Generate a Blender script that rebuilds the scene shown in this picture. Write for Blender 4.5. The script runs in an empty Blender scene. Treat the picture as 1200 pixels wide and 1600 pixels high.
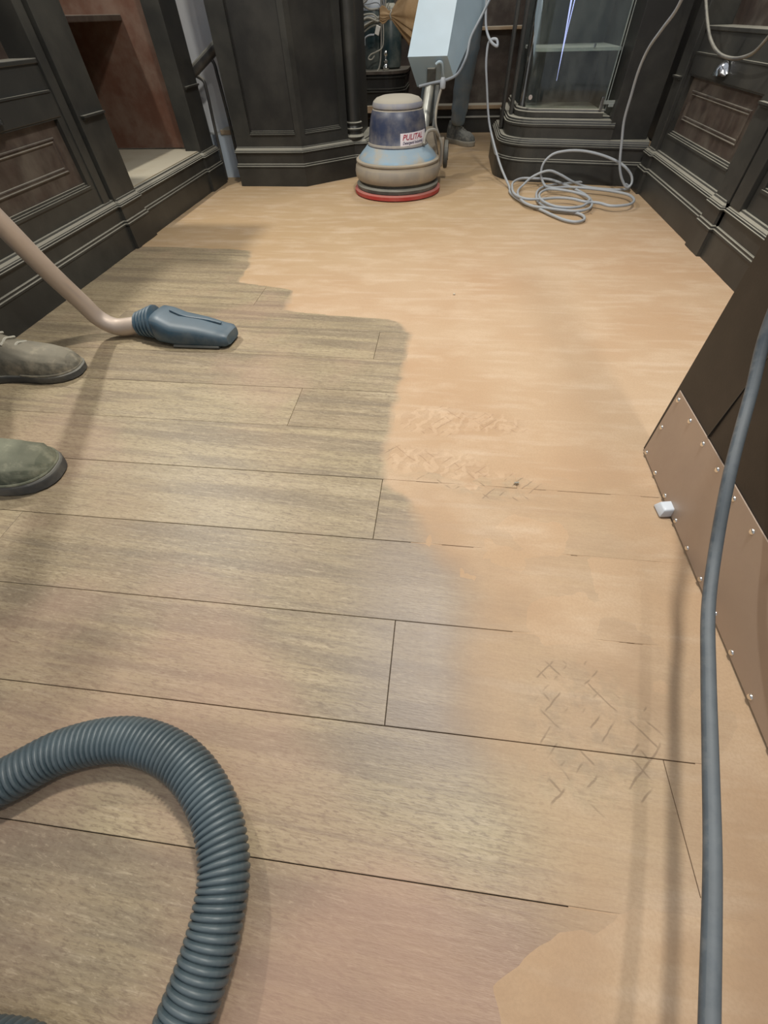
import bpy, bmesh, math, random
from mathutils import Vector, Matrix, noise
random.seed(7)
PI = math.pi
SC = bpy.context.scene
C = SC.collection
R = math.radians

# ---------------------------------------------------------------- camera, world, light, exposure
cam = bpy.data.objects.new('camera', bpy.data.cameras.new('camera')); C.objects.link(cam)
rt, up, fw = Vector((.99315, .11433, -.02433)), Vector((-.07338, .77184, .63157)), Vector((-.09099, .62545, -.77494))
cam.matrix_world = Matrix(((rt.x, up.x, -fw.x, 0), (rt.y, up.y, -fw.y, 0), (rt.z, up.z, -fw.z, .65), (0, 0, 0, 1)))
cam.data.sensor_fit = 'HORIZONTAL'; cam.data.sensor_width = 36
cam.data.lens = 36 * 636.309 / 1200
cam.data.clip_start = .01
SC.camera = cam
SC.view_settings.view_transform = 'Standard'; SC.view_settings.look = 'None'
SC.view_settings.gamma = 1; SC.view_settings.use_curve_mapping = False
SC.view_settings.exposure = 0.0

w = bpy.data.worlds.new('world'); SC.world = w; w.use_nodes = True
w.node_tree.nodes['Background'].inputs[0].default_value = (.80, .85, .95, 1)
w.node_tree.nodes['Background'].inputs[1].default_value = .45

def area(name, loc, target, size, power, col):
    l = bpy.data.lights.new(name, 'AREA'); l.shape = 'DISK'; l.size = size; l.energy = power; l.color = col
    o = bpy.data.objects.new(name, l); C.objects.link(o); o.location = loc
    o.rotation_euler = (Vector(target) - Vector(loc)).to_track_quat('-Z', 'Y').to_euler()
    o['kind'] = 'helper'
    return o
area('ceiling_lamp_middle', (.20, 1.15, 2.3), (.15, 1.1, 0), .20, 42, (1, .95, .86))
area('ceiling_lamp_left', (-1.80, 2.0, 2.25), (-.8, .9, 0), .09, 36, (1, .95, .86))
area('ceiling_lamp_back_room', (.0, 3.9, 2.2), (-.1, 3.9, 0), .4, 14, (1, .95, .86))
area('ceiling_lamp_near', (.55, .1, 2.2), (.3, .4, 0), .12, 12, (1, .95, .88))

# ---------------------------------------------------------------- helpers
def setp(o, label=None, cat=None, group=None, kind=None):
    if label: o['label'] = label
    if cat: o['category'] = cat
    if group: o['group'] = group
    if kind: o['kind'] = kind
    return o
def thing(name, loc, label, cat, group=None, rz=0):
    o = bpy.data.objects.new(name, None); C.objects.link(o); o.location = loc; o.rotation_euler.z = rz
    o.empty_display_size = .05
    return setp(o, label, cat, group)
def link(name, bm, mat, parent=None, smooth=False, local=False):
    """bm in world coordinates unless local; links ONE mesh object"""
    bmesh.ops.recalc_face_normals(bm, faces=bm.faces)
    me = bpy.data.meshes.new(name)
    if parent is not None and not local:
        root = parent
        M = Matrix.Identity(4); chain = []
        while root is not None: chain.append(root); root = root.parent
        for q in reversed(chain): M = M @ (Matrix.Translation(q.location) @ q.rotation_euler.to_matrix().to_4x4())
        bm.transform(M.inverted())
    bm.to_mesh(me); bm.free()
    if mat: me.materials.append(mat)
    if smooth:
        for p in me.polygons: p.use_smooth = True
        try: me.set_sharp_from_angle(angle=R(42))
        except Exception: pass
    o = bpy.data.objects.new(name, me); C.objects.link(o); o.parent = parent
    return o
def box(x0, x1, y0, y1, z0, z1, bm=None, bev=0, M=None):
    bm = bm or bmesh.new()
    r = bmesh.ops.create_cube(bm, size=1)['verts']
    for v in r:
        v.co = Vector(((x0 + x1) / 2 + v.co.x * abs(x1 - x0), (y0 + y1) / 2 + v.co.y * abs(y1 - y0), (z0 + z1) / 2 + v.co.z * abs(z1 - z0)))
        if M: v.co = M @ v.co
    if bev:
        es = list({e for v in r for e in v.link_edges})
        bmesh.ops.bevel(bm, geom=es, offset=bev, segments=2, affect='EDGES', profile=.5)
    return bm
def prism(poly, z0, z1, bm=None):
    bm = bm or bmesh.new()
    a = [bm.verts.new((x, y, z0)) for x, y in poly]; b = [bm.verts.new((x, y, z1)) for x, y in poly]
    n = len(poly); bm.faces.new(a[::-1]); bm.faces.new(b)
    for i in range(n): bm.faces.new((a[i], a[(i + 1) % n], b[(i + 1) % n], b[i]))
    return bm
def hull(pts, bm=None, bev=0, seg=2):
    bm = bm or bmesh.new()
    vs = [bm.verts.new(p) for p in pts]
    bmesh.ops.convex_hull(bm, input=vs)
    bmesh.ops.dissolve_limit(bm, angle_limit=R(2), verts=bm.verts[:], edges=bm.edges[:])
    if bev: bmesh.ops.bevel(bm, geom=bm.edges[:], offset=bev, segments=seg, affect='EDGES', profile=.5)
    return bm
def lathe(prof, c=(0, 0, 0), seg=48, axis='z', bm=None, M=None):
    bm = bm or bmesh.new(); rings = []
    for r, z in prof:
        ring = []
        for i in range(seg):
            a = 2 * PI * i / seg
            p = Vector((r * math.cos(a), r * math.sin(a), z))
            if axis == 'x': p = Vector((z, p.x, p.y))
            if axis == 'y': p = Vector((p.x, z, p.y))
            if M: p = M @ p
            ring.append(bm.verts.new(p + Vector(c)))
        rings.append(ring)
    for a, b in zip(rings, rings[1:]):
        for i in range(seg): bm.faces.new((a[i], a[(i + 1) % seg], b[(i + 1) % seg], b[i]))
    bm.faces.new(rings[0][::-1]); bm.faces.new(rings[-1])
    return bm
def catmull(P, n=6):
    P = [Vector(p) for p in P]
    if len(P) < 3: return [P[0].lerp(P[-1], i / n) for i in range(n + 1)]
    Q = [P[0] * 2 - P[1]] + P + [P[-1] * 2 - P[-2]]; out = []
    for i in range(1, len(Q) - 2):
        a, b, c, d = Q[i - 1:i + 3]
        ab, bc, cd = [max((q - p).length, 1e-4) ** .5 for p, q in ((a, b), (b, c), (c, d))]
        t0, t1, t2, t3 = 0, ab, ab + bc, ab + bc + cd
        for k in range(n):
            t = t1 + (t2 - t1) * k / n
            A1 = a * ((t1 - t) / (t1 - t0)) + b * ((t - t0) / (t1 - t0))
            A2 = b * ((t2 - t) / (t2 - t1)) + c * ((t - t1) / (t2 - t1))
            A3 = c * ((t3 - t) / (t3 - t2)) + d * ((t - t2) / (t3 - t2))
            B1 = A1 * ((t2 - t) / (t2 - t0)) + A2 * ((t - t0) / (t2 - t0))
            B2 = A2 * ((t3 - t) / (t3 - t1)) + A3 * ((t - t1) / (t3 - t1))
            out.append(B1 * ((t2 - t) / (t2 - t1)) + B2 * ((t - t1) / (t2 - t1)))
    out.append(P[-1])
    return out
def frames(path):
    T = [((path[min(i + 1, len(path) - 1)] - path[max(i - 1, 0)]).normalized()) for i in range(len(path))]
    n = T[0].cross(Vector((0, 0, 1)));
    if n.length < .1: n = T[0].cross(Vector((0, 1, 0)))
    n.normalize(); out = []
    for t in T:
        n = (n - t * n.dot(t)).normalized(); out.append((t, n, t.cross(n)))
    return out
def tube(P, rad, seg=10, n=6, bm=None, smooth=True):
    """rad: number or function of t in 0..1"""
    bm = bm or bmesh.new(); path = catmull(P, n) if smooth else [Vector(p) for p in P]
    F = frames(path); rings = []
    for i, (p, (t, a, b)) in enumerate(zip(path, F)):
        r = rad(i / (len(path) - 1)) if callable(rad) else rad
        rings.append([bm.verts.new(p + (a * math.cos(2 * PI * k / seg) + b * math.sin(2 * PI * k / seg)) * r) for k in range(seg)])
    for x, y in zip(rings, rings[1:]):
        for k in range(seg): bm.faces.new((x[k], x[(k + 1) % seg], y[(k + 1) % seg], y[k]))
    bm.faces.new(rings[0][::-1]); bm.faces.new(rings[-1])
    return bm
def sweep(path, prof, side=1, closed_back=.06, bm=None):
    """mitred sweep of prof [(outward, z)] along an xy polyline; outward is to the right of the path for side=1.
    Solid: closed by a back edge closed_back behind the path."""
    bm = bm or bmesh.new(); P = [Vector((x, y)) for x, y in path]; N = []
    for i in range(len(P)):
        def nrm(a, b):
            d = (b - a).normalized(); return Vector((d.y, -d.x)) * side
        if i == 0: m = nrm(P[0], P[1])
        elif i == len(P) - 1: m = nrm(P[-2], P[-1])
        else:
            n1, n2 = nrm(P[i - 1], P[i]), nrm(P[i], P[i + 1]); m = (n1 + n2)
            m = m / max(.35, m.dot(n1))
        N.append(m)
    zs = [z for _, z in prof]
    pr = [(-closed_back, prof[0][1])] + list(prof) + [(-closed_back, prof[-1][1])]
    rings = [[bm.verts.new((p.x + m.x * o, p.y + m.y * o, z)) for o, z in pr] for p, m in zip(P, N)]
    k = len(pr)
    for a, b in zip(rings, rings[1:]):
        for j in range(k): bm.faces.new((a[j], a[(j + 1) % k], b[(j + 1) % k], b[j]))
    bm.faces.new(rings[0][::-1]); bm.faces.new(rings[-1])
    return bm
def rect_frame(o, u, v, n, w, h, prof, bm=None):
    """moulding frame round a rectangle: origin o, unit axes u,v, normal n; prof [(inward, out)]"""
    bm = bm or bmesh.new(); o, u, v, n = map(Vector, (o, u, v, n)); loops = []
    for i, out in prof:
        loops.append([bm.verts.new(o + u * a + v * b + n * out) for a, b in ((i, i), (w - i, i), (w - i, h - i), (i, h - i))])
    for x, y in zip(loops, loops[1:]):
        for k in range(4): bm.faces.new((x[k], x[(k + 1) % 4], y[(k + 1) % 4], y[k]))
    return bm

# ---------------------------------------------------------------- materials
def mat(name, col, rough=.5, metal=0, spec=.5, coat=0):
    m = bpy.data.materials.new(name); m.use_nodes = True
    b = m.node_tree.nodes['Principled BSDF']
    b.inputs['Base Color'].default_value = (*col, 1); b.inputs['Roughness'].default_value = rough
    b.inputs['Metallic'].default_value = metal; b.inputs['Specular IOR Level'].default_value = spec
    b.inputs['Coat Weight'].default_value = coat
    return m
class NT:
    def __init__(s, m): s.t = m.node_tree; s.b = s.t.nodes.get('Principled BSDF')
    def n(s, typ, ins=None, **kw):
        x = s.t.nodes.new(typ)
        for k, v in kw.items(): setattr(x, k, v)
        for k, v in (ins or {}).items():
            if hasattr(v, 'is_output'): s.t.links.new(v, x.inputs[k])
            else: x.inputs[k].default_value = v
        return x
    def l(s, a, b): s.t.links.new(a, b)
    def math(s, op, a, b=0., c=0., clamp=False):
        return s.n('ShaderNodeMath', {0: a, 1: b, 2: c}, operation=op, use_clamp=clamp).outputs[0]
    def mix(s, f, a, b, mode='MIX'):
        x = s.n('ShaderNodeMix', data_type='RGBA', blend_type=mode)
        for i, v in ((0, f), (6, a), (7, b)):
            if hasattr(v, 'is_output'): s.l(v, x.inputs[i])
            else: x.inputs[i].default_value = v if i == 0 else (*v, 1)
        return x.outputs[2]
    def noise(s, vec, scale, detail=4, rough=.55, dist=0):
        return s.n('ShaderNodeTexNoise', {'Vector': vec, 'Scale': scale, 'Detail': detail, 'Roughness': rough, 'Distortion': dist}).outputs[0]
    def mr(s, v, a, b, c=0., d=1., smooth=True):
        return s.n('ShaderNodeMapRange', {0: v, 1: a, 2: b, 3: c, 4: d}, interpolation_type='SMOOTHSTEP' if smooth else 'LINEAR').outputs[0]
    def vmul(s, v, k): return s.n('ShaderNodeVectorMath', {0: v, 1: k}, operation='MULTIPLY').outputs[0]
    def bump(s, h, strength, dist=.002):
        x = s.n('ShaderNodeBump', {'Height': h, 'Strength': strength, 'Distance': dist}); s.l(x.outputs[0], s.b.inputs['Normal'])

DUST = (.50, .475, .385)
def dusty(name, col, rough=.45, metal=0, top=.8, film=.12, var=.25, grain=0, grain_axis=(1, 1, 1), spec=.5, dust=DUST, scale=9):
    """a base colour with loose dust: a thin patchy film everywhere and a thick one on faces that look up"""
    m = mat(name, col, rough, metal, spec); N = NT(m)
    g = N.n('ShaderNodeNewGeometry'); pos = g.outputs['Position']
    n1 = N.noise(pos, scale, 6, .62)
    nz = N.n('ShaderNodeSeparateXYZ', {0: g.outputs['True Normal']}).outputs[2]
    t = N.math('MULTIPLY', N.mr(nz, .25, .75), top)
    t = N.math('MULTIPLY', t, N.mr(n1, .25, .55, .65, 1.))
    f = N.math('MULTIPLY', N.mr(n1, .35, .75), film * 2)
    f = N.math('MAXIMUM', t, f)
    base = col
    if grain:
        gv = N.noise(N.vmul(pos, grain_axis), 30, 5, .6)
        base = N.mix(N.math('MULTIPLY', N.mr(gv, .3, .7), grain), col, tuple(c * .45 for c in col))
    v = N.noise(pos, scale * .35, 3)
    base = N.mix(N.mr(v, .35, .7, 0, var), base, tuple(min(1, c * 1.6 + .01) for c in col))
    N.l(N.mix(f, base, dust), N.b.inputs['Base Color'])
    N.l(N.math('MULTIPLY_ADD', f, .9 - rough, rough, clamp=True), N.b.inputs['Roughness'])
    if metal: N.l(N.math('MULTIPLY', N.math('SUBTRACT', 1., f), metal), N.b.inputs['Metallic'])
    N.bump(N.noise(pos, 220, 3), .12, .0008)
    return m
M_black = dusty('black_painted_wood', (.023, .0235, .022), .40, film=.03, top=.62, var=.10, scale=4)
M_black_dark = dusty('black_stained_wood', (.017, .017, .0165), .45, film=.025, var=.10, scale=4)
M_brown = dusty('dark_brown_wood', (.052, .036, .029), .45, film=.06, top=.35, grain=.6, grain_axis=(.15, 1, .6))
M_niche = dusty('reddish_brown_board', (.115, .052, .033), .55, film=.07, grain=.25, grain_axis=(1, 1, .1))
M_nfloor = dusty('niche_floor_wood', (.30, .24, .15), .6, film=.2, top=.6)
M_inner = dusty('cabinet_lining', (.013, .017, .017), .5, film=.03, var=.1)
M_white = dusty('white_plaster', (.74, .77, .80), .8, film=.05, top=.2)
M_bluewhite = dusty('blue_white_gloss_paint', (.56, .66, .76), .4, film=.06)
M_rail = dusty('dark_grey_metal', (.035, .035, .037), .4, film=.08)
M_cabshelf = dusty('dusty_glass_shelf', (.17, .20, .20), .4, film=.25, top=.5)
M_chrome = mat('chrome', (.8, .8, .8), .12, 1)
M_door = dusty('black_door_leaf', (.009, .008, .007), .42, film=.018, top=.9, dust=(.45, .33, .24))
M_screw = mat('nickel_screw', (.85, .82, .76), .22, 1)
M_wedge = mat('pale_blue_plastic', (.62, .68, .75), .35)
M_cable_grey = dusty('grey_rubber_cable', (.33, .365, .41), .5, film=.15, top=.25)
M_cable_mid = dusty('mid_grey_cable', (.17, .20, .24), .5, film=.12, top=.2)
M_cable_tan = dusty('dusty_cable', (.26, .25, .23), .6, film=.3, top=.5)
M_cable_blue = dusty('dark_blue_grey_rubber', (.060, .080, .100), .5, film=.16, top=.25, scale=60, dust=(.30, .31, .30))
M_cable_dark = dusty('dark_grey_cable', (.07, .07, .07), .5, film=.2, top=.5)
M_hose = dusty('blue_grey_hose_plastic', (.040, .062, .074), .30, film=.10, top=.25, var=.8, scale=30, dust=(.22, .25, .25))
M_wand = dusty('dusty_aluminium', (.50, .42, .36), .38, .45, film=.25, top=.35, dust=(.48, .38, .29), scale=14)
M_nozzle = dusty('blue_grey_plastic', (.040, .085, .125), .34, film=.12, top=.22, var=.5, dust=(.33, .31, .26), scale=22)
M_boot = dusty('worn_suede', (.10, .095, .075), .85, film=.42, top=.45, dust=(.34, .30, .22), scale=34, var=.6)
M_boot2 = dusty('olive_suede', (.085, .095, .065), .85, film=.42, top=.38, dust=(.32, .31, .22), scale=32, var=.6)
M_sole = dusty('dark_rubber_sole', (.050, .055, .060), .6, film=.15, top=.5)
M_trouser = dusty('work_trousers', (.06, .065, .08), .9, film=.2, top=.3)
M_denim = dusty('faded_denim', (.20, .27, .33), .9, film=.28, top=.3, dust=(.36, .36, .33), scale=14)
M_skin = mat('skin', (.55, .33, .24), .55)
M_hair = mat('dark_hair', (.03, .02, .015), .8)
M_shirt = dusty('grey_tshirt', (.18, .19, .21), .9, film=.2)
M_shoe = dusty('grey_trainer_fabric', (.085, .095, .095), .8, film=.25, top=.3, scale=30)
M_shoesole = dusty('pale_trainer_sole', (.32, .30, .25), .7, film=.2)
M_lace = dusty('pale_lace', (.35, .34, .29), .9)
M_motor = dusty('navy_motor_cover', (.030, .042, .085), .38, film=.20, top=.95, var=.6, dust=(.40, .36, .29), scale=11)
M_cap = dusty('dusty_motor_cap', (.20, .21, .26), .45, film=.3, top=.85, dust=(.42, .38, .29))
M_skirt = dusty('light_blue_enamel', (.20, .36, .50), .4, film=.5, top=.35, dust=(.45, .38, .27), scale=9)
M_ring = dusty('dusty_cast_ring', (.26, .235, .20), .5, film=.3, top=.5, dust=(.46, .38, .26))
M_ringdark = dusty('dark_rubber_ring', (.05, .058, .06), .5, film=.12, top=.4)
M_pad = dusty('red_pad', (.42, .035, .030), .6, film=.08, top=.3)
M_tank = dusty('pale_blue_tank_plastic', (.36, .475, .555), .45, film=.08, top=.18, dust=(.5, .5, .45))
M_pipe = dusty('scuffed_steel_pipe', (.42, .43, .40), .35, .6, film=.25, top=.5)
M_bag = dusty('brown_cloth_bag', (.27, .17, .080), .85, film=.25, top=.35, dust=(.48, .34, .2), scale=14)
M_teal = dusty('dark_teal_plastic', (.018, .040, .045), .35, film=.12)
M_sticker = mat('sticker_white', (.78, .74, .80), .4)
M_red = mat('print_red', (.35, .02, .05), .5)
M_blue = mat('print_dark', (.05, .04, .10), .5)
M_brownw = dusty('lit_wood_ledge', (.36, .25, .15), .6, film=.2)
M_silver = mat('polished_silver', (.75, .74, .70), .2, 1)
M_plug = mat('white_plug', (.7, .68, .62), .5)
M_streak = mat('reflection_streak', (.3, .4, .9), .4)  # glowing material for the reflection streak in the glass, not a lamp
_b = M_streak.node_tree.nodes['Principled BSDF']; _b.inputs['Emission Color'].default_value = (.60, .68, 1, 1); _b.inputs['Emission Strength'].default_value = .6

def glass_mat():
    m = bpy.data.materials.new('dusty_clear_glass'); m.use_nodes = True; t = m.node_tree; t.nodes.clear()
    N = NT(m); out = N.n('ShaderNodeOutputMaterial')
    tr = N.n('ShaderNodeBsdfTransparent', {0: (.93, .97, .96, 1)}); gl = N.n('ShaderNodeBsdfGlossy', {'Roughness': .04})
    df = N.n('ShaderNodeBsdfDiffuse', {0: (.42, .45, .43, 1)})
    fr = N.n('ShaderNodeFresnel', {0: 1.45})
    a = N.n('ShaderNodeMixShader', {0: fr.outputs[0], 1: tr.outputs[0], 2: gl.outputs[0]})
    pos = N.n('ShaderNodeNewGeometry').outputs['Position']
    d = N.mr(N.noise(N.vmul(pos, (3, 3, 1)), 5, 6, .65), .35, .8, .015, .09)
    b = N.n('ShaderNodeMixShader', {0: d, 1: a.outputs[0], 2: df.outputs[0]})
    N.l(b.outputs[0], out.inputs[0])
    return m
M_glass = glass_mat()

# sawdust edge: for each distance y from the camera foot, the x where the unswept sawdust begins
EDGE = [(-.60, .10), (-.20, .12), (-.054, .17), (.028, .142), (.091, .10), (.135, .066), (.245, .060), (.313, .07), (.389, .06), (.45, .0), (.56, -.035), (.60, -.09), (.675, -.10),
        (.866, -.094), (1.114, -.088), (1.26, -.086), (1.33, -.12), (1.361, -.18), (1.375, -.45), (1.40, -.53), (1.56, -.545), (1.575, -.60), (1.62, -.78), (1.80, -.79), (1.955, -.85), (1.97, -1.0), (1.985, -1.5), (6, -1.6)]
def edge_x(y):
    for (a, xa), (b, xb) in zip(EDGE, EDGE[1:]):
        if a <= y <= b: return xa + (xb - xa) * (y - a) / (b - a)
    return EDGE[0][1] if y < EDGE[0][0] else -1.6
def floor_material(name, layer=False):
    m = mat(name, (.4, .3, .2), .7, spec=.45); N = NT(m)
    pos = N.n('ShaderNodeNewGeometry').outputs['Position']
    sx = N.n('ShaderNodeSeparateXYZ', {0: pos}); X, Y = sx.outputs[0], sx.outputs[1]
    fn = N.noise(pos, 260, 2, .6)
    big = N.noise(pos, 1.7, 3); mid = N.noise(N.vmul(pos, (1, 2.2, 1)), 5, 5, .6)
    # dust colour
    dc = N.mix(N.mr(big, .35, .68), (.510, .365, .235), (.465, .305, .180))
    far = N.mr(N.math('MULTIPLY_ADD', X, -.55, Y), 1.5, 2.6)
    dc = N.mix(N.math('MULTIPLY', far, .75), dc, (.43, .300, .155))  # far dust is yellower, and light falloff is darkened into its colour
    dc = N.mix(N.mr(mid, .45, .72, 0, .45), dc, (.62, .48, .34))
    dc = N.mix(N.mr(N.noise(N.vmul(pos, (1, 7, 1)), 4, 5), .5, .72, 0, .35), dc, (.64, .51, .38))
    dc = N.mix(N.math('MULTIPLY', N.mr(N.noise(pos, 3.3, 4, .6), .46, .66), N.mr(Y, .9, .35, .1, .55)), dc, (.40, .27, .175))
    dc = N.mix(N.mr(fn, .35, .7, 0, .25), dc, (.38, .26, .16))
    wv = N.n('ShaderNodeTexWave', {'Vector': N.n('ShaderNodeMapping', {'Vector': pos, 'Rotation': (0, 0, .6)}).outputs[0], 'Scale': 9, 'Distortion': 9, 'Detail': 4, 'Detail Scale': 3}, bands_direction='X').outputs[1]
    # scuffed patches in the sawdust (boot tread)
    prints = None
    for cx, cy, rx, ry in ((.02, .83, .11, .07), (.16, .83, .10, .045), (.03, .67, .13, .06), (.15, .62, .12, .05), (.26, .17, .11, .10), (.24, .10, .10, .05), (-.05, .69, .05, .05)):
        dx = N.math('DIVIDE', N.math('SUBTRACT', X, cx), rx); dy = N.math('DIVIDE', N.math('SUBTRACT', Y, cy), ry)
        q = N.mr(N.math('ADD', N.math('MULTIPLY', dx, dx), N.math('MULTIPLY', dy, dy)), .2, 1.1, 1, 0)
        prints = q if prints is None else N.math('MAXIMUM', prints, q)
    pm = N.math('MULTIPLY', prints, N.mr(N.noise(pos, 22, 5, .7), .42, .6))
    def strokes(rot, sc):
        q = N.n('ShaderNodeTexWave', {'Vector': N.n('ShaderNodeMapping', {'Vector': pos, 'Rotation': (0, 0, rot)}).outputs[0], 'Scale': sc, 'Distortion': 2.6, 'Detail': 3}, bands_direction='X').outputs[1]
        return N.mr(q, .93, .995)
    st = N.math('MULTIPLY', N.math('MAXIMUM', N.math('MULTIPLY', strokes(.75, 17), N.mr(N.noise(pos, 17, 2), .52, .58)), N.math('MULTIPLY', strokes(-.8, 15), N.mr(N.noise(N.vmul(pos, (1.1, .9, 1)), 15, 2), .54, .60))), N.mr(prints, .1, .5))
    if layer:
        c = N.mix(N.math('MULTIPLY', pm, .30), dc, (.38, .25, .155))
        c = N.mix(N.math('MULTIPLY', st, .5), c, (.30, .19, .12))
        c = N.mix(N.math('MULTIPLY', N.math('MULTIPLY', prints, N.mr(wv, .55, .8)), .25), c, (.68, .50, .34))
        N.l(c, N.b.inputs['Base Color']); N.b.inputs['Roughness'].default_value = .9
        h = N.math('ADD', N.math('MULTIPLY', N.noise(pos, 35, 6, .65), 1.), N.math('MULTIPLY', N.math('MULTIPLY', prints, wv), .8))
        N.bump(h, .5, .0022)
        return m
    # planed wood: grain running along the plank, offset per plank
    rnd = N.n('ShaderNodeObjectInfo').outputs['Random']
    off = N.n('ShaderNodeCombineXYZ', {0: N.math('MULTIPLY', rnd, 37.), 1: N.math('MULTIPLY', rnd, 11.), 2: N.math('MULTIPLY', rnd, 5.)}).outputs[0]
    p = N.n('ShaderNodeVectorMath', {0: pos, 1: off}, operation='ADD').outputs[0]
    slant = N.n('ShaderNodeMapping', {'Vector': p, 'Rotation': (0, 0, .05)}).outputs[0]
    g1 = N.noise(N.vmul(slant, (1.3, 16, 1)), 3.2, 6, .62, .6)
    g2 = N.noise(N.vmul(slant, (5, 85, 1)), 2.6, 4, .6, .3)
    g3 = N.noise(N.vmul(slant, (34, 210, 1)), 2.0, 3, .6)
    ch = N.n('ShaderNodeTexWave', {'Vector': N.vmul(p, (7, 9, 1)), 'Scale': 5, 'Distortion': 7, 'Detail': 4, 'Detail Scale': 2.5}, bands_direction='X').outputs[1]
    g4 = N.noise(N.vmul(N.n('ShaderNodeMapping', {'Vector': p, 'Rotation': (0, 0, .16)}).outputs[0], (70, 260, 1)), 1.0, 3, .7, .4)
    bands = N.noise(N.vmul(slant, (.5, 9, 1)), 2.6, 3, .5, .8)
    c = N.mix(N.mr(rnd, 0, 1, smooth=False), (.385, .312, .192), (.300, .235, .148))
    c = N.mix(N.mr(bands, .46, .62, 0, .62), c, (.190, .152, .108))
    c = N.mix(N.mr(bands, .30, .46, .4, 0), c, (.47, .385, .255))
    c = N.mix(N.mr(g1, .50, .70, 0, .45), c, (.215, .175, .125))
    c = N.mix(N.mr(g1, .28, .46, .35, 0), c, (.50, .41, .28))
    c = N.mix(N.mr(g2, .5, .72, 0, .55), c, (.20, .155, .105))
    c = N.mix(N.mr(g2, .28, .46, .4, 0), c, (.52, .43, .30))
    c = N.mix(N.mr(g3, .50, .66, 0, .45), c, (.17, .125, .08))
    c = N.mix(N.mr(g4, .52, .66, 0, .55), c, (.165, .12, .08))
    c = N.mix(N.mr(g4, .30, .44, .35, 0), c, (.56, .46, .32))
    c = N.mix(N.math('MULTIPLY', N.mr(N.noise(pos, 2.6, 3), .5, .66), .30), c, (.43, .275, .205))
    c = N.mix(N.math('MULTIPLY', N.mr(ch, .5, .95), .03), c, (.60, .48, .34))
    pk = N.math('MULTIPLY', N.mr(Y, .35, -.1), N.mr(N.noise(pos, 2.2, 2), .38, .6))
    c = N.mix(N.math('MULTIPLY', pk, .5), c, (.42, .255, .190))
    near_x = None
    # cast shadow painted into the wood: greyish band beside the sawdust edge
    gb = N.math('MULTIPLY', N.mr(X, -.16, -.03), N.math('MULTIPLY', N.mr(X, .2, .06), N.math('MULTIPLY', N.mr(Y, .0, .12), N.mr(Y, .58, .42))))
    c = N.mix(N.math('MULTIPLY', gb, .5), c, (.225, .18, .155))
    cv = N.n('ShaderNodeFloatCurve', {0: 1., 1: N.math('DIVIDE', N.math('ADD', Y, .6), 4.)})
    pts = [((y + .6) / 4, (x + 2) / 4) for y, x in EDGE if y < 3] + [(1, .1)]
    mp = cv.mapping.curves[0]
    mp.points[0].location = pts[0]; mp.points[-1].location = pts[-1]
    for q in pts[1:-1]: mp.points.new(*q)
    for q in mp.points: q.handle_type = 'VECTOR'
    cv.mapping.update()
    ex = N.math('MULTIPLY_ADD', cv.outputs[0], 4., -2.)
    d = N.math('SUBTRACT', X, ex)
    d = N.math('MULTIPLY_ADD', N.math('SUBTRACT', N.noise(pos, 14, 4), .5), .05, d)
    soft = N.mr(Y, .62, .35, .02, .09)
    dust = N.n('ShaderNodeMapRange', {0: N.math('DIVIDE', d, soft), 1: -.5, 2: 1., 3: 0., 4: 1.}, interpolation_type='SMOOTHSTEP').outputs[0]
    near = N.mr(N.math('MULTIPLY_ADD', N.math('SUBTRACT', mid, .5), 1.3, Y), .62, .10, .97, .80)
    patch = N.mr(N.noise(pos, 3.1, 4), .36, .62, .82, 1.)
    near = N.math('MULTIPLY', near, N.math('MAXIMUM', patch, N.mr(Y, .3, .7)))
    near = N.math('MAXIMUM', near, N.math('MULTIPLY', N.mr(X, .18, .42), N.mr(N.noise(pos, 4, 4), .3, .6, .78, .97)))
    dust = N.math('MULTIPLY', dust, near)
    dust = N.math('MULTIPLY', dust, N.math('SUBTRACT', 1., N.math('MULTIPLY', pm, .35)))
    film = N.math('MULTIPLY', N.mr(N.noise(pos, 3.5, 4), .45, .75), .22)
    dust = N.math('MAXIMUM', dust, film)
    fc = N.mix(N.math('MULTIPLY', st, .6), N.mix(dust, c, dc), (.20, .14, .09))
    N.l(fc, N.b.inputs['Base Color'])
    N.l(N.math('MULTIPLY_ADD', dust, .45, .42), N.b.inputs['Roughness'])
    h = N.math('ADD', N.math('MULTIPLY', g2, .6), N.math('ADD', g3, N.math('MULTIPLY', N.math('MULTIPLY', prints, wv), .7)))
    N.bump(h, .30, .0012)
    return m
M_floor = floor_material('sanded_wood_plank')
M_sawdust = floor_material('sawdust', True)
M_gap = mat('dark_subfloor', (.05, .035, .025), .9)

# ---------------------------------------------------------------- the setting
floor = link('floor', box(-2.3, 1.6, -1.0, 5.0, -.06, -.006), M_gap); floor['kind'] = 'structure'
PW = .1625; Y0 = -.033
known = {0: .351, 1: -.030, 3: -.090, 5: -.351, 7: -.175, 9: -.650, 6: .05, 2: .56, 4: .2, 8: .3, -1: .75, -2: .75}
mesh_cache = {}
for k in range(-6, 30):
    ya, yb = Y0 + k * PW, Y0 + (k + 1) * PW
    j = known.get(k, random.uniform(-.6, .7))
    xs = [x for x in (j - 2.8, j - 1.4, j, j + 1.4) if -2.25 < x < 1.5]
    xs = [-2.25] + xs + [1.5]
    for a, b in zip(xs, xs[1:]):
        if b - a < .02: continue
        bm = box(a + .0005, b - .0005, ya + .0005, yb - .0005, -.014, random.uniform(-.0003, .0003))
        bmesh.ops.bevel(bm, geom=[e for e in bm.edges if all(v.co.z > -.005 for v in e.verts)], offset=.0006, segments=1, affect='EDGES')
        link('plank', bm, M_floor, floor)

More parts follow.
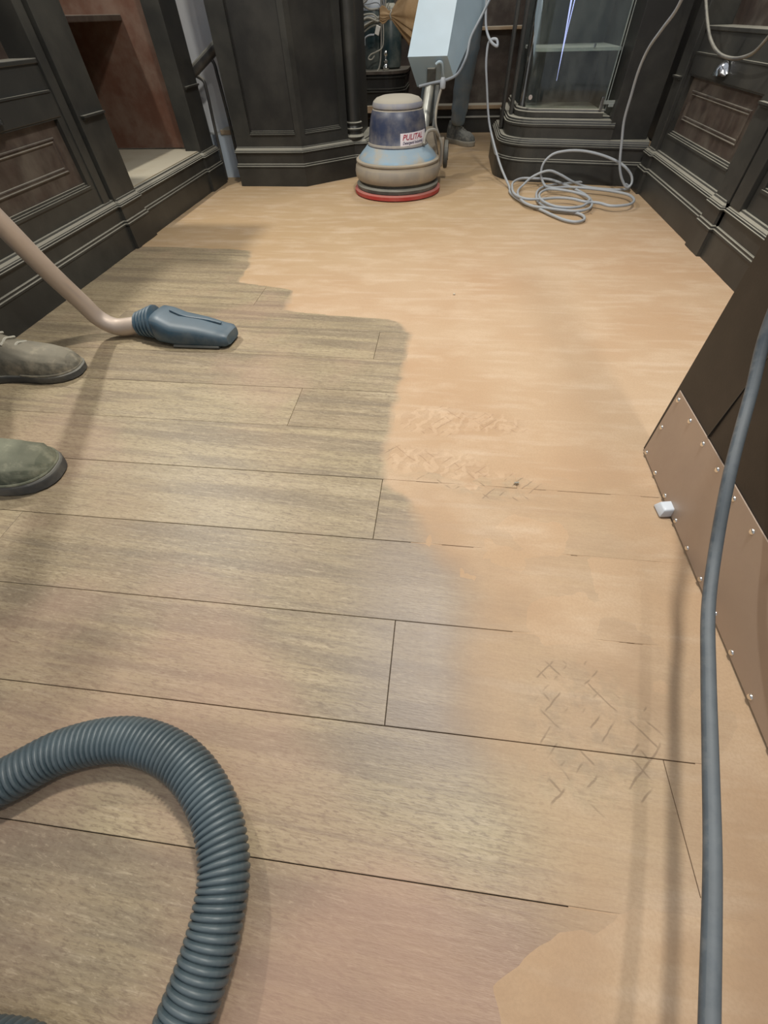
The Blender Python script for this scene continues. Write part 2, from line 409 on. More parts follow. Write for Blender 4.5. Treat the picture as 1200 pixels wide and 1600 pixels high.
# loose sawdust, a layer about a millimetre thick lying on the planks
def dust_amount(x, y):
    n = noise.fractal(Vector((x * 6, y * 6, 3.3)), 1, 2, 4)
    d = x - edge_x(y) + n * .022
    a = min(1, max(0, d / .03)) if y > .35 else 0
    if y < .78:
        a *= min(1, max(0, (y - .50 + .12 * min(1, x * 2) * -1 + n * .30) / .10))
    # banked-up patches nearer the camera
    for cx, cy, rx, ry, s in ((.62, .40, .36, .26, .7), (.55, .10, .16, .14, .7), (.33, -.12, .19, .085, .8)):
        q = ((x - cx) / rx) ** 2 + ((y - cy) / ry) ** 2 + n * 1.6
        a = max(a, s * min(1, max(0, (1 - q) * 2.2)) if y < .45 else 0)
    return a
bm = bmesh.new(); step = .012; gx0, gx1, gy0, gy1 = -1.9, 1.04, -.2, 4.2
nx, ny = int((gx1 - gx0) / step), int((gy1 - gy0) / step); V = {}; A = {}
for i in range(nx + 1):
    for jj in range(ny + 1):
        A[i, jj] = dust_amount(gx0 + i * step, gy0 + jj * step)
def dv(i, jj):
    if (i, jj) not in V:
        x, y = gx0 + i * step, gy0 + jj * step
        h = .0016 * A[i, jj] + .0005 * noise.fractal(Vector((x * 9, y * 16, 0)), 1, 2, 3) * A[i, jj] - .0008
        V[i, jj] = bm.verts.new((x, y, h))
    return V[i, jj]
for i in range(nx):
    for jj in range(ny):
        if max(A[i, jj], A[i + 1, jj], A[i, jj + 1], A[i + 1, jj + 1]) > .03:
            bm.faces.new((dv(i, jj), dv(i + 1, jj), dv(i + 1, jj + 1), dv(i, jj + 1)))
sd = link('sawdust_layer', bm, M_sawdust, smooth=True)
setp(sd, 'thin orange sawdust layer covering the right and far part of the floor', 'sawdust', kind='stuff')

def wall(name, *a, m=M_black_dark):
    o = link(name, box(*a), m); o['kind'] = 'structure'; return o
wall('wall_left', -2.35, -2.25, -1.0, 5.0, 0, 2.5, m=M_white)
wall('wall_right', 1.5, 1.6, -1.0, 5.0, 0, 2.5)
wall('wall_back', -2.3, 1.6, 5.0, 5.1, 0, 2.5)
# pale plastered stair wall seen through the slot between the cabinets
wall('wall_stair', -2.2, -1.05, 3.30, 3.36, 0, 1.6, m=M_white)
o = link('trim_1', box(-1.55, -1.10, 3.20, 3.30, 0, .205), M_bluewhite); o['kind'] = 'structure'
o = link('trim_2', box(-1.372, -1.29, 3.19, 3.30, .205, .228, bev=.004), M_brownw); o['kind'] = 'structure'

# ---------------------------------------------------------------- black panelled joinery
# moulding profiles (outward, z); faces that look up catch the dust
UP = [(-.030, .179), (-.012, .178), (-.010, .173), (-.009, .172), (-.004, .1665), (-.003, .164), (.000, .1625), (.001, .158), (.0035, .1565), (.0035, .153), (-.002, .151)]
LOW = [(-.002, .106), (-.001, .1045), (.0015, .1035), (.002, .097), (.003, .0955), (.0055, .0945), (.006, .089), (.003, .087)]
def lib(prof, s=1): return [(o * s, z) for o, z in prof]

def ladder(path, side, unit, up=UP, low=LOW, back=.30, top=.195):
    """plinth, riser, and the two mouldings of one unit as parts"""
    link('plinth', sweep(path, [(.003, 0), (.003, .087)], side, back), M_black, unit)
    link('plinth_moulding', sweep(path, low[::-1], side, back), M_black, unit)
    link('riser', sweep(path, [(-.004, .106), (-.004, .152)], side, back), M_black, unit)
    link('base_moulding', sweep(path, up[::-1], side, back), M_black, unit)

def cup_pull(parent, c, n):
    """chrome cup handle; n = +1 opening side facing +x, -1 facing -x"""
    bm = bmesh.new(); W, Hh, D = .052, .040, .030; rings = []
    for i in range(9):
        u = -1 + i / 4; e = math.sqrt(max(0, 1 - (u * .98) ** 2)); ring = []
        for k in range(9):
            a = PI / 2 * k / 8
            ring.append(bm.verts.new((c[0] + n * (D * e * math.sin(a) + .001), c[1] + u * W, c[2] + Hh * (e * math.cos(a) - .45 * 1))))
        rings.append(ring)
    for a, b in zip(rings, rings[1:]):
        for k in range(8): bm.faces.new((a[k], a[k + 1], b[k + 1], b[k]))
    bmesh.ops.remove_doubles(bm, verts=bm.verts, dist=.0005)
    bmesh.ops.solidify(bm, geom=bm.faces[:], thickness=.0015)
    return link('cup_handle', bm, M_chrome, parent, smooth=True)

def panelled_front(unit, xf, n, ya, yb, back, z_top=1.25, open_above=True, handle=True):
    """frame-and-panel front between y=ya..yb on plane x=xf facing n (+1 or -1)"""
    def bx(x0, x1, y0, y1, z0, z1, bev=0): return box(min(x0, x1), max(x0, x1), y0, y1, z0, z1, bev=bev)
    x = lambda d: xf + n * d
    link('bottom_rail', bx(x(-.02), x(0), ya, yb, .174, .243), M_black, unit)
    link('stile', bx(x(-.02), x(0), ya, ya + .035, .243, .437), M_black, unit)
    link('stile', bx(x(-.02), x(0), yb - .035, yb, .243, .437), M_black, unit)
    link('top_rail', bx(x(-.02), x(0), ya, yb, .437, .505), M_black, unit)
    pan = link('door_panel', bx(x(-.04), x(-.016), ya + .035, yb - .035, .243, .437), M_brown, unit)
    pan['label'] = 'recessed brown wood panel with a raised moulded frame'
    # sill moulding at the foot of the panel
    bm = bmesh.new()
    for i, (d, z, h) in enumerate(((.004, .236, .008), (-.002, .243, .006), (-.008, .249, .006))):
        box(min(x(-.02), x(d)), max(x(-.02), x(d)), ya + .028 + i * .004, yb - .028 - i * .004, z, z + h, bm)
    link('panel_sill', bm, M_black, unit)
    yy0, yy1 = ya + .085, yb - .085
    o = (x(-.016), yy0, .298); u, v, nn = (0, 1, 0), (0, 0, 1), (n, 0, 0)
    bm = rect_frame(o, u, v, nn, yy1 - yy0, .098, [(0, 0), (.001, .005), (.004, .006), (.006, .002), (.010, .002), (.012, .004), (.015, .003), (.017, 0)])
    link('raised_frame', bm, M_brown, pan)
    dr = link('drawer_front', bx(x(-.02), x(.003), ya + .012, yb - .012, .441, .503, bev=.002), M_black, unit)
    link('drawer_lip', bx(x(-.02), x(.006), ya + .012, yb - .012, .503, .508), M_black, unit)
    if handle: cup_pull(dr, (x(.004), (ya + yb) / 2 + .03, .478), n)
    link('upper_rail', bx(x(-.02), x(-.006), ya, yb, .508, .570), M_black, unit)
    link('counter_ledge', bx(x(-.11), x(.000), ya, yb, .570, .582, bev=.002), M_black, unit)
    link('upper_panel', bx(x(-.12), x(-.10), ya, yb, .582, z_top), M_brown, unit)
    link('carcass', bx(x(-back), x(-.041), ya, yb, .10, .569), M_black_dark, unit)

def pilaster(unit, xf, n, ya, yb, depth=.25, z0=.172, z1=1.25):
    x = lambda d: xf + n * d
    p = link('pilaster', box(min(x(-depth), x(0)), max(x(-depth), x(0)), ya, yb, z0, z1, bev=.002), M_black, unit)
    if yb - ya < .06: return
    bm = bmesh.new()
    for i, (d, z) in enumerate(((.016, .426), (.010, .420))):
        box(min(x(-.01), x(d)), max(x(-.01), x(d)), ya + .014 + i * .003, yb - .014 - i * .003, z, z + .006, bm)
    link('cap_moulding', bm, M_black, p)

# --- left side, near unit
t = thing('panelled_cabinet', (-1.373, 1.5, 0), 'black panelled drawer cabinet along the left wall, behind the vacuum wand', 'cabinet')
xl = -1.376
ladder([(xl, .15), (xl, 1.952), (xl + .014, 1.954), (xl + .014, 2.128), (xl, 2.130)], 1, t)
panelled_front(t, -1.398, 1, 1.13, 1.90, .6)
panelled_front_far = thing('panelled_cabinet', (-1.373, .65, 0), 'black panelled cabinet on the left beyond the frame edge beside the boots', 'cabinet')
bpy.data.objects.remove(panelled_front_far)
link('side_panel', box(-2.0, -1.405, .15, 1.13, .10, 1.25), M_black_dark, t)
pilaster(t, -1.392, 1, 1.90, 1.945); pilaster(t, -1.380, 1, 1.957, 2.128)

# --- left side, open niche unit
t = thing('open_niche_cabinet', (-1.373, 2.6, 0), 'open black shelf unit with reddish-brown lining and pale wooden floor on the left', 'shelf unit')
ladder([(xl, 2.131), (xl, 2.870), (xl + .014, 2.872), (xl + .014, 3.085), (-1.62, 3.085)], 1, t, back=.12)
link('niche_floor', box(-1.97, -1.398, 2.131, 3.05, .160, .182), M_nfloor, t)['label'] = 'pale dusty wooden niche floor'
link('back_panel', box(-1.97, -1.40, 2.94, 2.965, .188, 1.25), M_niche, t)['label'] = 'reddish-brown end board'
link('back_panel', box(-1.97, -1.95, 2.131, 2.94, .188, 1.25), M_niche, t)['label'] = 'reddish-brown rear board'
link('side_panel', box(-1.97, -1.60, 2.131, 2.15, .188, 1.25), M_brown, t)
link('shelf', box(-1.95, -1.62, 2.15, 2.94, .655, .675, bev=.003), M_brown, t)
pilaster(t, -1.380, 1, 2.88, 3.065, .09)

# --- handrail in the slot
BAL1 = [(-1.418, 3.14, 0.458), (-1.393, 3.14, 0.448), (-1.373, 3.14, 0.433), (-1.37, 3.14, 0.391), (-1.376, 3.14, 0.274), (-1.38, 3.14, 0.153), (-1.384, 3.14, 0)]
BAL2 = [(-1.31, 3.14, 0.53), (-1.285, 3.14, 0.52), (-1.268, 3.14, 0.5), (-1.264, 3.14, 0.45), (-1.258, 3.14, 0.326), (-1.256, 3.14, 0.153), (-1.256, 3.14, 0)]
t = thing('stair_handrail', (-1.3, 3.14, 0), 'dark sloping handrail on thin bent bars in front of the pale stair wall', 'handrail')
link('rail', tube([(-1.60, 3.14, .37), (-1.392, 3.14, .484), (-1.226, 3.14, .575), (-1.05, 3.14, .675)], .024, 16), M_rail, t, True)
for B in (BAL1, [(x - .022, y, z) for x, y, z in BAL2]): link('baluster', tube(B, .0085, 10), M_rail, t, True)

# --- centre faceted cabinet with corner column
t = thing('faceted_cabinet', (-.87, 3.05, 0), 'tall black cabinet with angled front and slim corner column, left of the floor machine', 'cabinet')
cp = [(-1.228, 3.40), (-1.228, 2.992), (-.823, 2.985), (-.560, 3.215), (-.49, 3.23), (-.475, 3.30), (-.475, 3.6)]
ladder(cp, 1, t, back=.10, low=LOW)
body = [(-1.205, 3.6), (-1.205, 3.010), (-.832, 3.004), (-.600, 3.210), (-.600, 3.6)]
link('carcass', prism([(-1.19, 3.6), (-1.19, 3.05), (-.842, 3.045), (-.61, 3.25), (-.53, 3.30), (-.53, 3.6)], .09, 1.25), M_black_dark, t)
def face_panel(a, b, l, r, t):
    a, b = Vector((*a, 0)), Vector((*b, 0)); u = (b - a).normalized(); nn = Vector((u.y, -u.x, 0)); W = (b - a).length
    def slab(u0, u1, z0, z1, d0, d1, bm=None):
        M = Matrix((( u.x, nn.x, 0, a.x), (u.y, nn.y, 0, a.y), (0, 0, 1, 0), (0, 0, 0, 1)))
        return box(u0, u1, d0, d1, z0, z1, bm, M=M)
    link('stile', slab(0, l, .172, 1.25, -.02, 0), M_black, t)
    link('stile', slab(W - r, W, .172, 1.25, -.02, 0), M_black, t)
    link('bottom_rail', slab(l, W - r, .172, .230, -.02, 0), M_black, t)
    link('door_panel', slab(l, W - r, .230, 1.25, -.03, -.014), M_black_dark, t)
    bm = bmesh.new()
    for i in range(3): slab(l + i * .003, W - r - i * .003, .227 + i * .006, .232 + i * .006, -.018, .005 - i * .006, bm)
    link('panel_sill', bm, M_black, t)
face_panel((-1.215, 3.008), (-.828, 3.002), .095, .03, t)
face_panel((-.828, 3.002), (-.595, 3.208), .03, .045, t)
col = link('column', lathe([(.040, .172), (.040, 1.25)], (-.565, 3.262, 0), 32), M_black, t, True)
link('column_base', lathe([(.046, .172), (.056, .176), (.058, .186), (.052, .192), (.046, .196), (.046, .208), (.051, .212), (.051, .220), (.046, .224), (.044, .236), (.048, .240), (.048, .246), (.041, .25)], (-.565, 3.262, 0), 32), M_black, col, True)

# --- right side panelled units
xr = 1.036
t = thing('panelled_cabinet', (1.033, 2.45, 0), 'black panelled cabinet in the far right corner with a chrome cup handle', 'cabinet', 'panelled cabinets along the right side')
ladder([(xr, 1.958), (xr - .014, 1.960), (xr - .014, 2.085), (xr, 2.087), (xr, 2.84), (xr - .014, 2.842), (xr - .014, 2.958), (xr + .02, 2.960)], -1, t, back=.12)
panelled_front(t, 1.057, -1, 2.085, 2.845, .42)
pilaster(t, 1.040, -1, 1.965, 2.080); pilaster(t, 1.040, -1, 2.850, 2.955)
t = thing('panelled_cabinet', (1.033, 1.45, 0), 'black panelled cabinet half hidden behind the leaning black door leaf', 'cabinet', 'panelled cabinets along the right side')
ladder([(xr, .95), (xr, 1.76), (xr - .0, 1.762), (xr - .0, 1.953), (xr + .05, 1.954)], -1, t, back=.12)
panelled_front(t, 1.057, -1, 1.08, 1.862, .42)
pilaster(t, 1.040, -1, 1.870, 1.950, .2); pilaster(t, 1.040, -1, .96, 1.075, .2)

# --- glass display cabinet with rounded corner
t = thing('glass_display_cabinet', (.66, 3.2, 0), 'black display cabinet with a rounded glass corner above a stepped base', 'display cabinet')
def curved(ins=0, x_end=1.046):
    # plan outline: left side, rounded front corner, slightly skewed front
    P = [(.285 + ins, 3.75), (.285 + ins, 3.30)]
    cx, cy, r = .505, 3.30, .22 - ins
    for i in range(1, 11):
        a = PI + PI / 2 * i / 10
        P.append((cx + r * math.cos(a), cy + r * math.sin(a) + .006 * i / 10))
    P.append((x_end, 3.30 - .22 + ins - .095 * (x_end - .505) / .52)); return P
link('plinth', sweep(curved(), [(.003, 0), (.003, .087)], 1, .25), M_black, t)
link('plinth_moulding', sweep(curved(), LOW[::-1], 1, .25), M_black, t)
link('riser', sweep(curved(), [(-.004, .106), (-.004, .152)], 1, .25), M_black, t)
link('base_moulding', sweep(curved(), [(.004, .155), (.004, .162), (.000, .163), (-.001, .170), (-.006, .171), (-.008, .178), (-.013, .179), (-.015, .185), (-.045, .187)], 1, .25), M_black, t)
link('upper_riser', sweep(curved(.030, .862), [(-.004, .186), (-.004, .236)], 1, .2), M_black, t)
link('upper_moulding', sweep(curved(.030, .862), [(.002, .234), (.002, .243), (-.003, .244), (-.005, .252), (-.010, .253), (-.012, .261), (-.045, .264)], 1, .2), M_black, t)
link('cabinet_floor', prism(curved(.085, .84) + [(.84, 3.7)], .255, .272), M_inner, t)
P = curved(.070, .800)
link('glass_bottom_rail', sweep(curved(.072, .800), [(0, .266), (0, .286), (-.004, .290), (-.006, .297), (-.010, .300)], 1, .018), M_black, t)
bm = bmesh.new()
Q = curved(.088, .795)[1:]; rings = []
for d in (0, .004):
    Qi = curved(.088 + d, .795)[1:]
    rings.append([[bm.verts.new((x, y, z)) for z in (.292, 1.20)] for x, y in Qi])
for i in range(len(Q) - 1):
    for r_ in rings: bm.faces.new((r_[i][0], r_[i + 1][0], r_[i + 1][1], r_[i][1]))
gl = link('curved_glass', bm, M_glass, t, True); gl['label'] = 'dusty clear glass pane bent round the corner'
link('glass_edge', box(.795, .799, 3.12, 3.128, .292, 1.20), M_cabshelf, gl)
link('glass_edge', box(.808, .811, 3.12, 3.126, .292, 1.20), M_cabshelf, gl)
link('pilaster', box(.842, 1.045, 3.055, 3.30, .187, 1.25, bev=.002), M_black_dark, t)
link('corner_post', box(.335, .352, 3.30, 3.36, .26, 1.25, bev=.003), M_black, t)
link('corner_post', box(.300, .316, 3.42, 3.50, .19, 1.25, bev=.003), M_black, t)
link('back_panel', box(.37, .86, 3.66, 3.68, .272, 1.25), M_inner, t)
link('side_panel', box(.838, .850, 3.30, 3.66, .272, 1.25), M_inner, t)
sh = [(.40, 3.64), (.40, 3.36)] + [(.50 + .10 * math.cos(PI + PI / 2 * i / 6), 3.36 + .10 * math.sin(PI + PI / 2 * i / 6)) for i in range(7)] + [(.83, 3.22), (.835, 3.64)]
link('shelf', prism(sh, .500, .512), M_cabshelf, t)['label'] = 'grey dusty shelf inside the glass'
link('shelf_support', lathe([(.006, 0), (.006, .012)], (.70, 3.235, .513), 10), M_chrome, t)
link('lock', lathe([(.010, 0), (.010, .006), (.005, .008)], (.415, 3.15, .345), 14, 'y', M=Matrix.Identity(4)), M_chrome, t)
hg = link('hinge', box(.772, .786, 3.10, 3.116, .296, .345, bev=.001), M_chrome, t)
link('hinge_arm', box(.786, .850, 3.105, 3.115, .318, .332, bev=.001), M_cabshelf, hg)
link('hinge_arm', box(.815, .840, 3.103, 3.117, .308, .322, bev=.001), M_cabshelf, hg)
bm = tube([(.505, 3.14, 1.18), (.517, 3.14, .80), (.522, 3.14, .66), (.527, 3.14, .55), (.531, 3.14, .405)], lambda u: min(.0036, .0065 * (1 - u)) + .0006, 8)  # two emissive streaks added to imitate a reflection on the curved glass
link('reflection_streak', bm, M_streak, t, True)['label'] = 'thin glowing blue-white streak added as a reflection in the curved glass'
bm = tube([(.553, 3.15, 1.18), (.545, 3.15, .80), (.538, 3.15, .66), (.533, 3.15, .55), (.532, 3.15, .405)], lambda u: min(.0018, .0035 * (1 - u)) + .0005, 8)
link('reflection_streak', bm, M_streak, t, True)

# --- back room: low counter wall, its ledge and bow-fronted counter
t = thing('rear_panelled_counter', (.1, 4.7, 0), 'dark brown panelled counter across the back of the room behind the standing person', 'counter')
link('plinth', box(-1.3, 1.3, 4.64, 4.95, 0, .082), M_black, t)
link('plinth_moulding', sweep([(-1.3, 4.64), (1.3, 4.64)], [(.002, .082), (.006, .085), (.006, .092), (-.002, .098), (-.004, .102)], 1, .2), M_black, t)
link('riser', box(-1.3, 1.3, 4.65, 4.95, .10, .140), M_black, t)
link('base_ledge', box(-1.3, 1.3, 4.63, 4.95, .140, .165, bev=.004), M_brownw, t)['label'] = 'dusty brown ledge'
link('front_panel', box(-1.3, 1.3, 4.74, 4.95, .165, .548), M_brown, t)
link('counter_ledge', box(-1.3, 1.3, 4.68, 4.95, .548, .566, bev=.003), M_brownw, t)
link('upper_panel', box(-1.3, 1.3, 4.80, 4.95, .566, 1.4), M_brown, t)
t = thing('bow_fronted_counter', (-.70, 4.5, .165), 'black bow-fronted ledge under the tangle of cables, behind the faceted cabinet', 'counter')
def rr(x0, x1, y0, y1, r, e=0):
    P = [(x0, y0 - e)]
    P += [(x1 - r + (r + e) * math.sin(PI / 2 * i / 8), y0 + r - (r + e) * math.cos(PI / 2 * i / 8)) for i in range(9)]
    return P + [(x1 + e, y1), (x0, y1)]
link('body', prism(rr(-1.2, -.36, 4.32, 4.74, .14), .205, .37), M_black_dark, t)
link('lower_moulding', prism(rr(-1.2, -.36, 4.32, 4.74, .14, .008), .285, .292), M_black, t)
link('lower_moulding', prism(rr(-1.2, -.36, 4.32, 4.74, .14, .012), .272, .278), M_black, t)
link('upper_moulding', prism(rr(-1.2, -.36, 4.32, 4.74, .14, .012), .345, .352), M_black, t)
link('support_block', box(-1.2, -.585, 4.29, 4.70, .165, .204, bev=.003), M_brownw, t)['label'] = 'pale wooden block under the ledge'
link('top_board', prism(rr(-1.2, -.36, 4.32, 4.74, .14, .02), .365, .380), M_brown, t)
WY = 4.40
WIRES = [[(-0.681, 4.25, 0.625), (-0.651, 4.25, 0.679), (-0.606, 4.25, 0.704), (-0.571, 4.25, 0.742)], [(-0.673, 4.25, 0.609), (-0.597, 4.25, 0.637), (-0.524, 4.25, 0.622), (-0.501, 4.25, 0.675), (-0.5, 4.25, 0.74)], [(-0.681, 4.25, 0.57), (-0.613, 4.25, 0.596), (-0.533, 4.25, 0.622), (-0.507, 4.25, 0.635), (-0.484, 4.25, 0.688), (-0.479, 4.25, 0.739)], [(-0.677, 4.25, 0.558), (-0.599, 4.25, 0.601), (-0.525, 4.25, 0.614), (-0.506, 4.25, 0.648), (-0.516, 4.25, 0.74)], [(-0.658, 4.25, 0.695), (-0.607, 4.25, 0.688), (-0.531, 4.25, 0.691), (-0.502, 4.25, 0.662)], [(-0.503, 4.25, 0.621), (-0.5, 4.25, 0.552), (-0.511, 4.25, 0.494), (-0.557, 4.25, 0.474), (-0.593, 4.25, 0.463), (-0.612, 4.25, 0.445), (-0.59, 4.25, 0.439), (-0.566, 4.25, 0.457)], [(-0.516, 4.25, 0.622), (-0.52, 4.25, 0.494), (-0.537, 4.25, 0.398), (-0.58, 4.25, 0.358)], [(-0.645, 4.25, 0.506), (-0.639, 4.25, 0.534), (-0.602, 4.25, 0.554), (-0.566, 4.25, 0.556)], [(-0.684, 4.25, 0.584), (-0.663, 4.25, 0.63), (-0.575, 4.25, 0.645), (-0.524, 4.25, 0.627), (-0.472, 4.25, 0.669), (-0.459, 4.25, 0.69)], [(-0.49, 4.25, 0.621), (-0.472, 4.25, 0.648), (-0.497, 4.25, 0.688), (-0.512, 4.25, 0.74)], [(-0.664, 4.25, 0.617), (-0.603, 4.25, 0.621), (-0.555, 4.25, 0.614), (-0.516, 4.25, 0.627)]]

t = thing('cable_tangle', (-.58, 4.36, .38), 'tangle of thin yellowish and grey cables hanging beside the cloth bag', 'cables')
for W in WIRES[:5] + WIRES[7:9] + WIRES[:4]:
    j_ = (random.uniform(-.02, .02), random.uniform(-.03, .03))
    WIRES.append([(x + j_[0] + random.uniform(-.008, .008), y, z + j_[1] + random.uniform(-.008, .008)) for x, y, z in W])
for i, W in enumerate(WIRES):
    W = [(x * 1.018, WY - .04 + .012 * ((i * 5) % 4), .65 - (.65 - z) * 1.02) for x, y, z in W]
    link('cable', tube(W, .0040 if i % 3 else .0055, 8, 5), (M_cable_tan, M_cable_grey, M_lace)[i % 3], t, True)
link('plug', box(-.015, .015, -.013, .013, -.022, .022, bev=.003, M=Matrix.Translation((-.548, 4.36, .572)) @ Matrix.Rotation(.35, 4, 'Y')), M_plug, t)['label'] = 'small white plug'
t = thing('teal_canister', (-.535, 4.50, .38), 'dark teal cylindrical canister behind the hanging cables', 'canister')
link('tank_body', lathe([(.06, .0), (.075, .01), (.080, .10), (.078, .24), (.05, .29), (.028, .31), (.028, .40)], (-.475, 4.52, .38), 28), M_teal, t, True)
link('lid', lathe([(.085, .28), (.085, .30), (.06, .33), (.03, .34)], (-.60, 4.56, .38), 28), M_cable_grey, t, True)
link('tank_body', lathe([(.08, 0), (.085, .02), (.085, .27), (.08, .285)], (-.60, 4.56, .38), 28), M_teal, t, True)
t = link('silver_finial', lathe([(.016, 0), (.020, .004), (.022, .016), (.014, .030), (.008, .036), (.016, .044), (.016, .048), (.007, .054), (.006, .068), (.012, .074), (.015, .084), (.012, .094), (.004, .099)], (-.495, 4.37, .380), 20), M_silver, smooth=True)
setp(t, 'small silver turned ornament standing on the bow-fronted ledge', 'ornament')

# ---------------------------------------------------------------- single-disc floor machine
cx, cy = -.272, 2.905
t = thing('floor_sanding_machine', (cx, cy, 0), 'blue single-disc floor machine with red pad, pale tank and brown dust bag', 'floor machine')
c = (cx, cy, 0)
link('pad', lathe([(.225, .0022), (.240, .006), (.241, .022), (.232, .027)], c, 64), M_pad, t, True)['label'] = 'red abrasive pad'
link('brush_ring', lathe([(.215, .027), (.226, .030), (.229, .044), (.222, .050), (.208, .052), (.206, .064), (.222, .068)], c, 64), M_ringdark, t, True)
link('bumper_ring', lathe([(.205, .062), (.222, .066), (.231, .080), (.234, .100), (.230, .122), (.222, .132), (.221, .137), (.226, .140), (.226, .146), (.220, .150), (.20, .150)], c, 64), M_ring, t, True)['label'] = 'wide dusty beige rim'
link('skirt', lathe([(.205, .148), (.211, .150), (.206, .160), (.190, .176), (.176, .188), (.166, .199), (.155, .204)], c, 64), M_skirt, t, True)['label'] = 'light blue enamelled skirt'
mc = link('motor_cover', lathe([(.150, .198), (.158, .200), (.160, .207), (.156, .213), (.153, .216), (.149, .26), (.141, .305), (.130, .338), (.125, .342)], c, 64), M_motor, t, True)
link('cover_cap', lathe([(.121, .340), (.1235, .344), (.129, .347), (.1295, .352), (.124, .366), (.108, .378), (.080, .385), (.02, .388)], c, 64), M_cap, mc, True)
# sticker with print, bent round the cover
def cover_r(z): return .153 - (.153 - .149) * (z - .216) / .044 if z < .26 else .149 - (z - .26) * .178
def wrap(a, z, off): # a: arc length from the middle facing -y
    r = cover_r(z) + off; th = a / .150
    return Vector((cx + r * math.sin(th), cy - r * math.cos(th), z))
bm = bmesh.new(); a0, a1, z0, z1 = .028, .195, .214, .262
g = [[[bm.verts.new(wrap(a0 + (a1 - a0) * i / 16, z0 + (z1 - z0) * j / 3 + .004 * i / 16, o)) for j in range(4)] for i in range(17)] for o in (.0002, .0014)]
for q in g:
    for i in range(16):
        for j in range(3): bm.faces.new((q[i][j], q[i + 1][j], q[i + 1][j + 1], q[i][j + 1]))
for i in range(16):
    bm.faces.new((g[0][i][0], g[0][i + 1][0], g[1][i + 1][0], g[1][i][0])); bm.faces.new((g[0][i][3], g[0][i + 1][3], g[1][i + 1][3], g[1][i][3]))
for i in (0, 16):
    for j in range(3): bm.faces.new((g[0][i][j], g[0][i][j + 1], g[1][i][j + 1], g[1][i][j]))
st = link('sticker', bm, M_sticker, mc, True)
def lettering(txt, size, a, z, m, bold, squeeze=1.):
    cu = bpy.data.curves.new('lettering', 'FONT'); cu.body = txt; cu.size = size; cu.shear = .25; cu.offset = bold; cu.resolution_u = 3
    tmp = bpy.data.objects.new('lettering', cu); C.objects.link(tmp)
    me = bpy.data.meshes.new_from_object(tmp.evaluated_get(bpy.context.evaluated_depsgraph_get()))
    bpy.data.objects.remove(tmp); bpy.data.curves.remove(cu)
    bm = bmesh.new(); bm.from_mesh(me); bpy.data.meshes.remove(me)
    bmesh.ops.subdivide_edges(bm, edges=[e for e in bm.edges if e.calc_length() > .01], cuts=1)
    for v in bm.verts: v.co = wrap(a + v.co.x * squeeze, z + v.co.y + .024 * (v.co.x * squeeze), .0022)
    bm.normal_update(); link('lettering', bm, m, st)
lettering('PULITAL', .030, .038, .2365, M_red, .0005, 1.08)
lettering('Detergenti Industriali', .0150, .040, .2205, M_blue, .0004, .92)
# rear bracket, wheels, pipe
link('handle_bracket', hull([(-.16, 2.98, .14), (-.05, 3.00, .14), (-.16, 3.08, .12), (-.05, 3.10, .12), (-.155, 2.97, .235), (-.085, 2.98, .245), (-.155, 3.06, .25), (-.085, 3.07, .25)], bev=.008), M_ring, t, True)
link('bracket_cheek', hull([(-.045, 2.99, .09), (-.025, 2.99, .09), (-.045, 2.96, .215), (-.025, 2.96, .215), (-.045, 3.10, .20), (-.025, 3.10, .20), (-.045, 3.10, .08), (-.025, 3.10, .08)], bev=.005), M_ring, t, True)
for x in (-.025, -.31):
    wh = link('wheel', lathe([(.050, 0), (.062, .003), (.064, .012), (.062, .023), (.050, .026)], (x, 3.16, .115), 28, 'x'), M_ringdark, t, True)
    link('wheel_hub', lathe([(.025, -.002), (.030, .002), (.030, .025), (.025, .029)], (x, 3.16, .115), 20, 'x'), M_ring, wh, True)
PIPE = [(-.12, 3.155, .412), (-.128, 3.12, .352), (-.137, 3.085, .282), (-.138, 3.05, .209), (-.133, 3.03, .15)]
link('handle_pipe', tube([(-.04, 3.66, .95), (-.075, 3.42, .66), (-.10, 3.27, .52)] + PIPE, .024, 20), M_pipe, t, True)['label'] = 'scuffed bare steel handle tube'
link('fork_arm', hull([(-.100, 3.04, .17), (-.075, 3.04, .17), (-.100, 3.075, .17), (-.075, 3.075, .17), (-.092, 3.13, .40), (-.070, 3.13, .40), (-.092, 3.17, .40), (-.070, 3.17, .40)], bev=.004), M_ringdark, t, True)
TANK = [[(-0.235, 3.05, 0.506), (-0.038, 3.05, 0.506), (0.002, 3.17, 0.423), (-0.188, 3.13, 0.394)], [(-0.203, 3.3, 0.685), (-0.011, 3.3, 0.68), (0.158, 3.6, 0.679), (-0.156, 3.55, 0.686)]]

tk = [[Vector(p) for p in r_] for r_ in TANK]
dz = (tk[1][0] - tk[0][0]) * .9
rings = [tk[0], tk[1], [p + dz for p in tk[1]]]
bm = bmesh.new(); rv = [[bm.verts.new(p) for p in r_] for r_ in rings]
for a, b in zip(rv, rv[1:]):
    for k in range(4): bm.faces.new((a[k], a[(k + 1) % 4], b[(k + 1) % 4], b[k]))
bm.faces.new(rv[0][::-1]); bm.faces.new(rv[-1])
bmesh.ops.bevel(bm, geom=[e for e in bm.edges if len(e.link_faces) == 2 and e.calc_face_angle(0) > .4], offset=.018, segments=4, affect='EDGES', profile=.5)
tank = link('solution_tank', bm, M_tank, t, True); tank['label'] = 'pale blue-grey plastic tank leaning back on the handle'
link('tank_bracket', box(-.022, .022, -.004, .010, -.03, .03, bev=.002, M=Matrix.Translation((-.114, 3.092, .440)) @ Matrix.Rotation(.62, 4, 'X')), M_ringdark, tank)
link('tank_outlet', tube([(-.092, 3.055, .478), (-.078, 3.052, .486), (-.064, 3.058, .482), (-.056, 3.085, .445), (-.052, 3.10, .43)], .0065, 10), M_tank, tank, True)
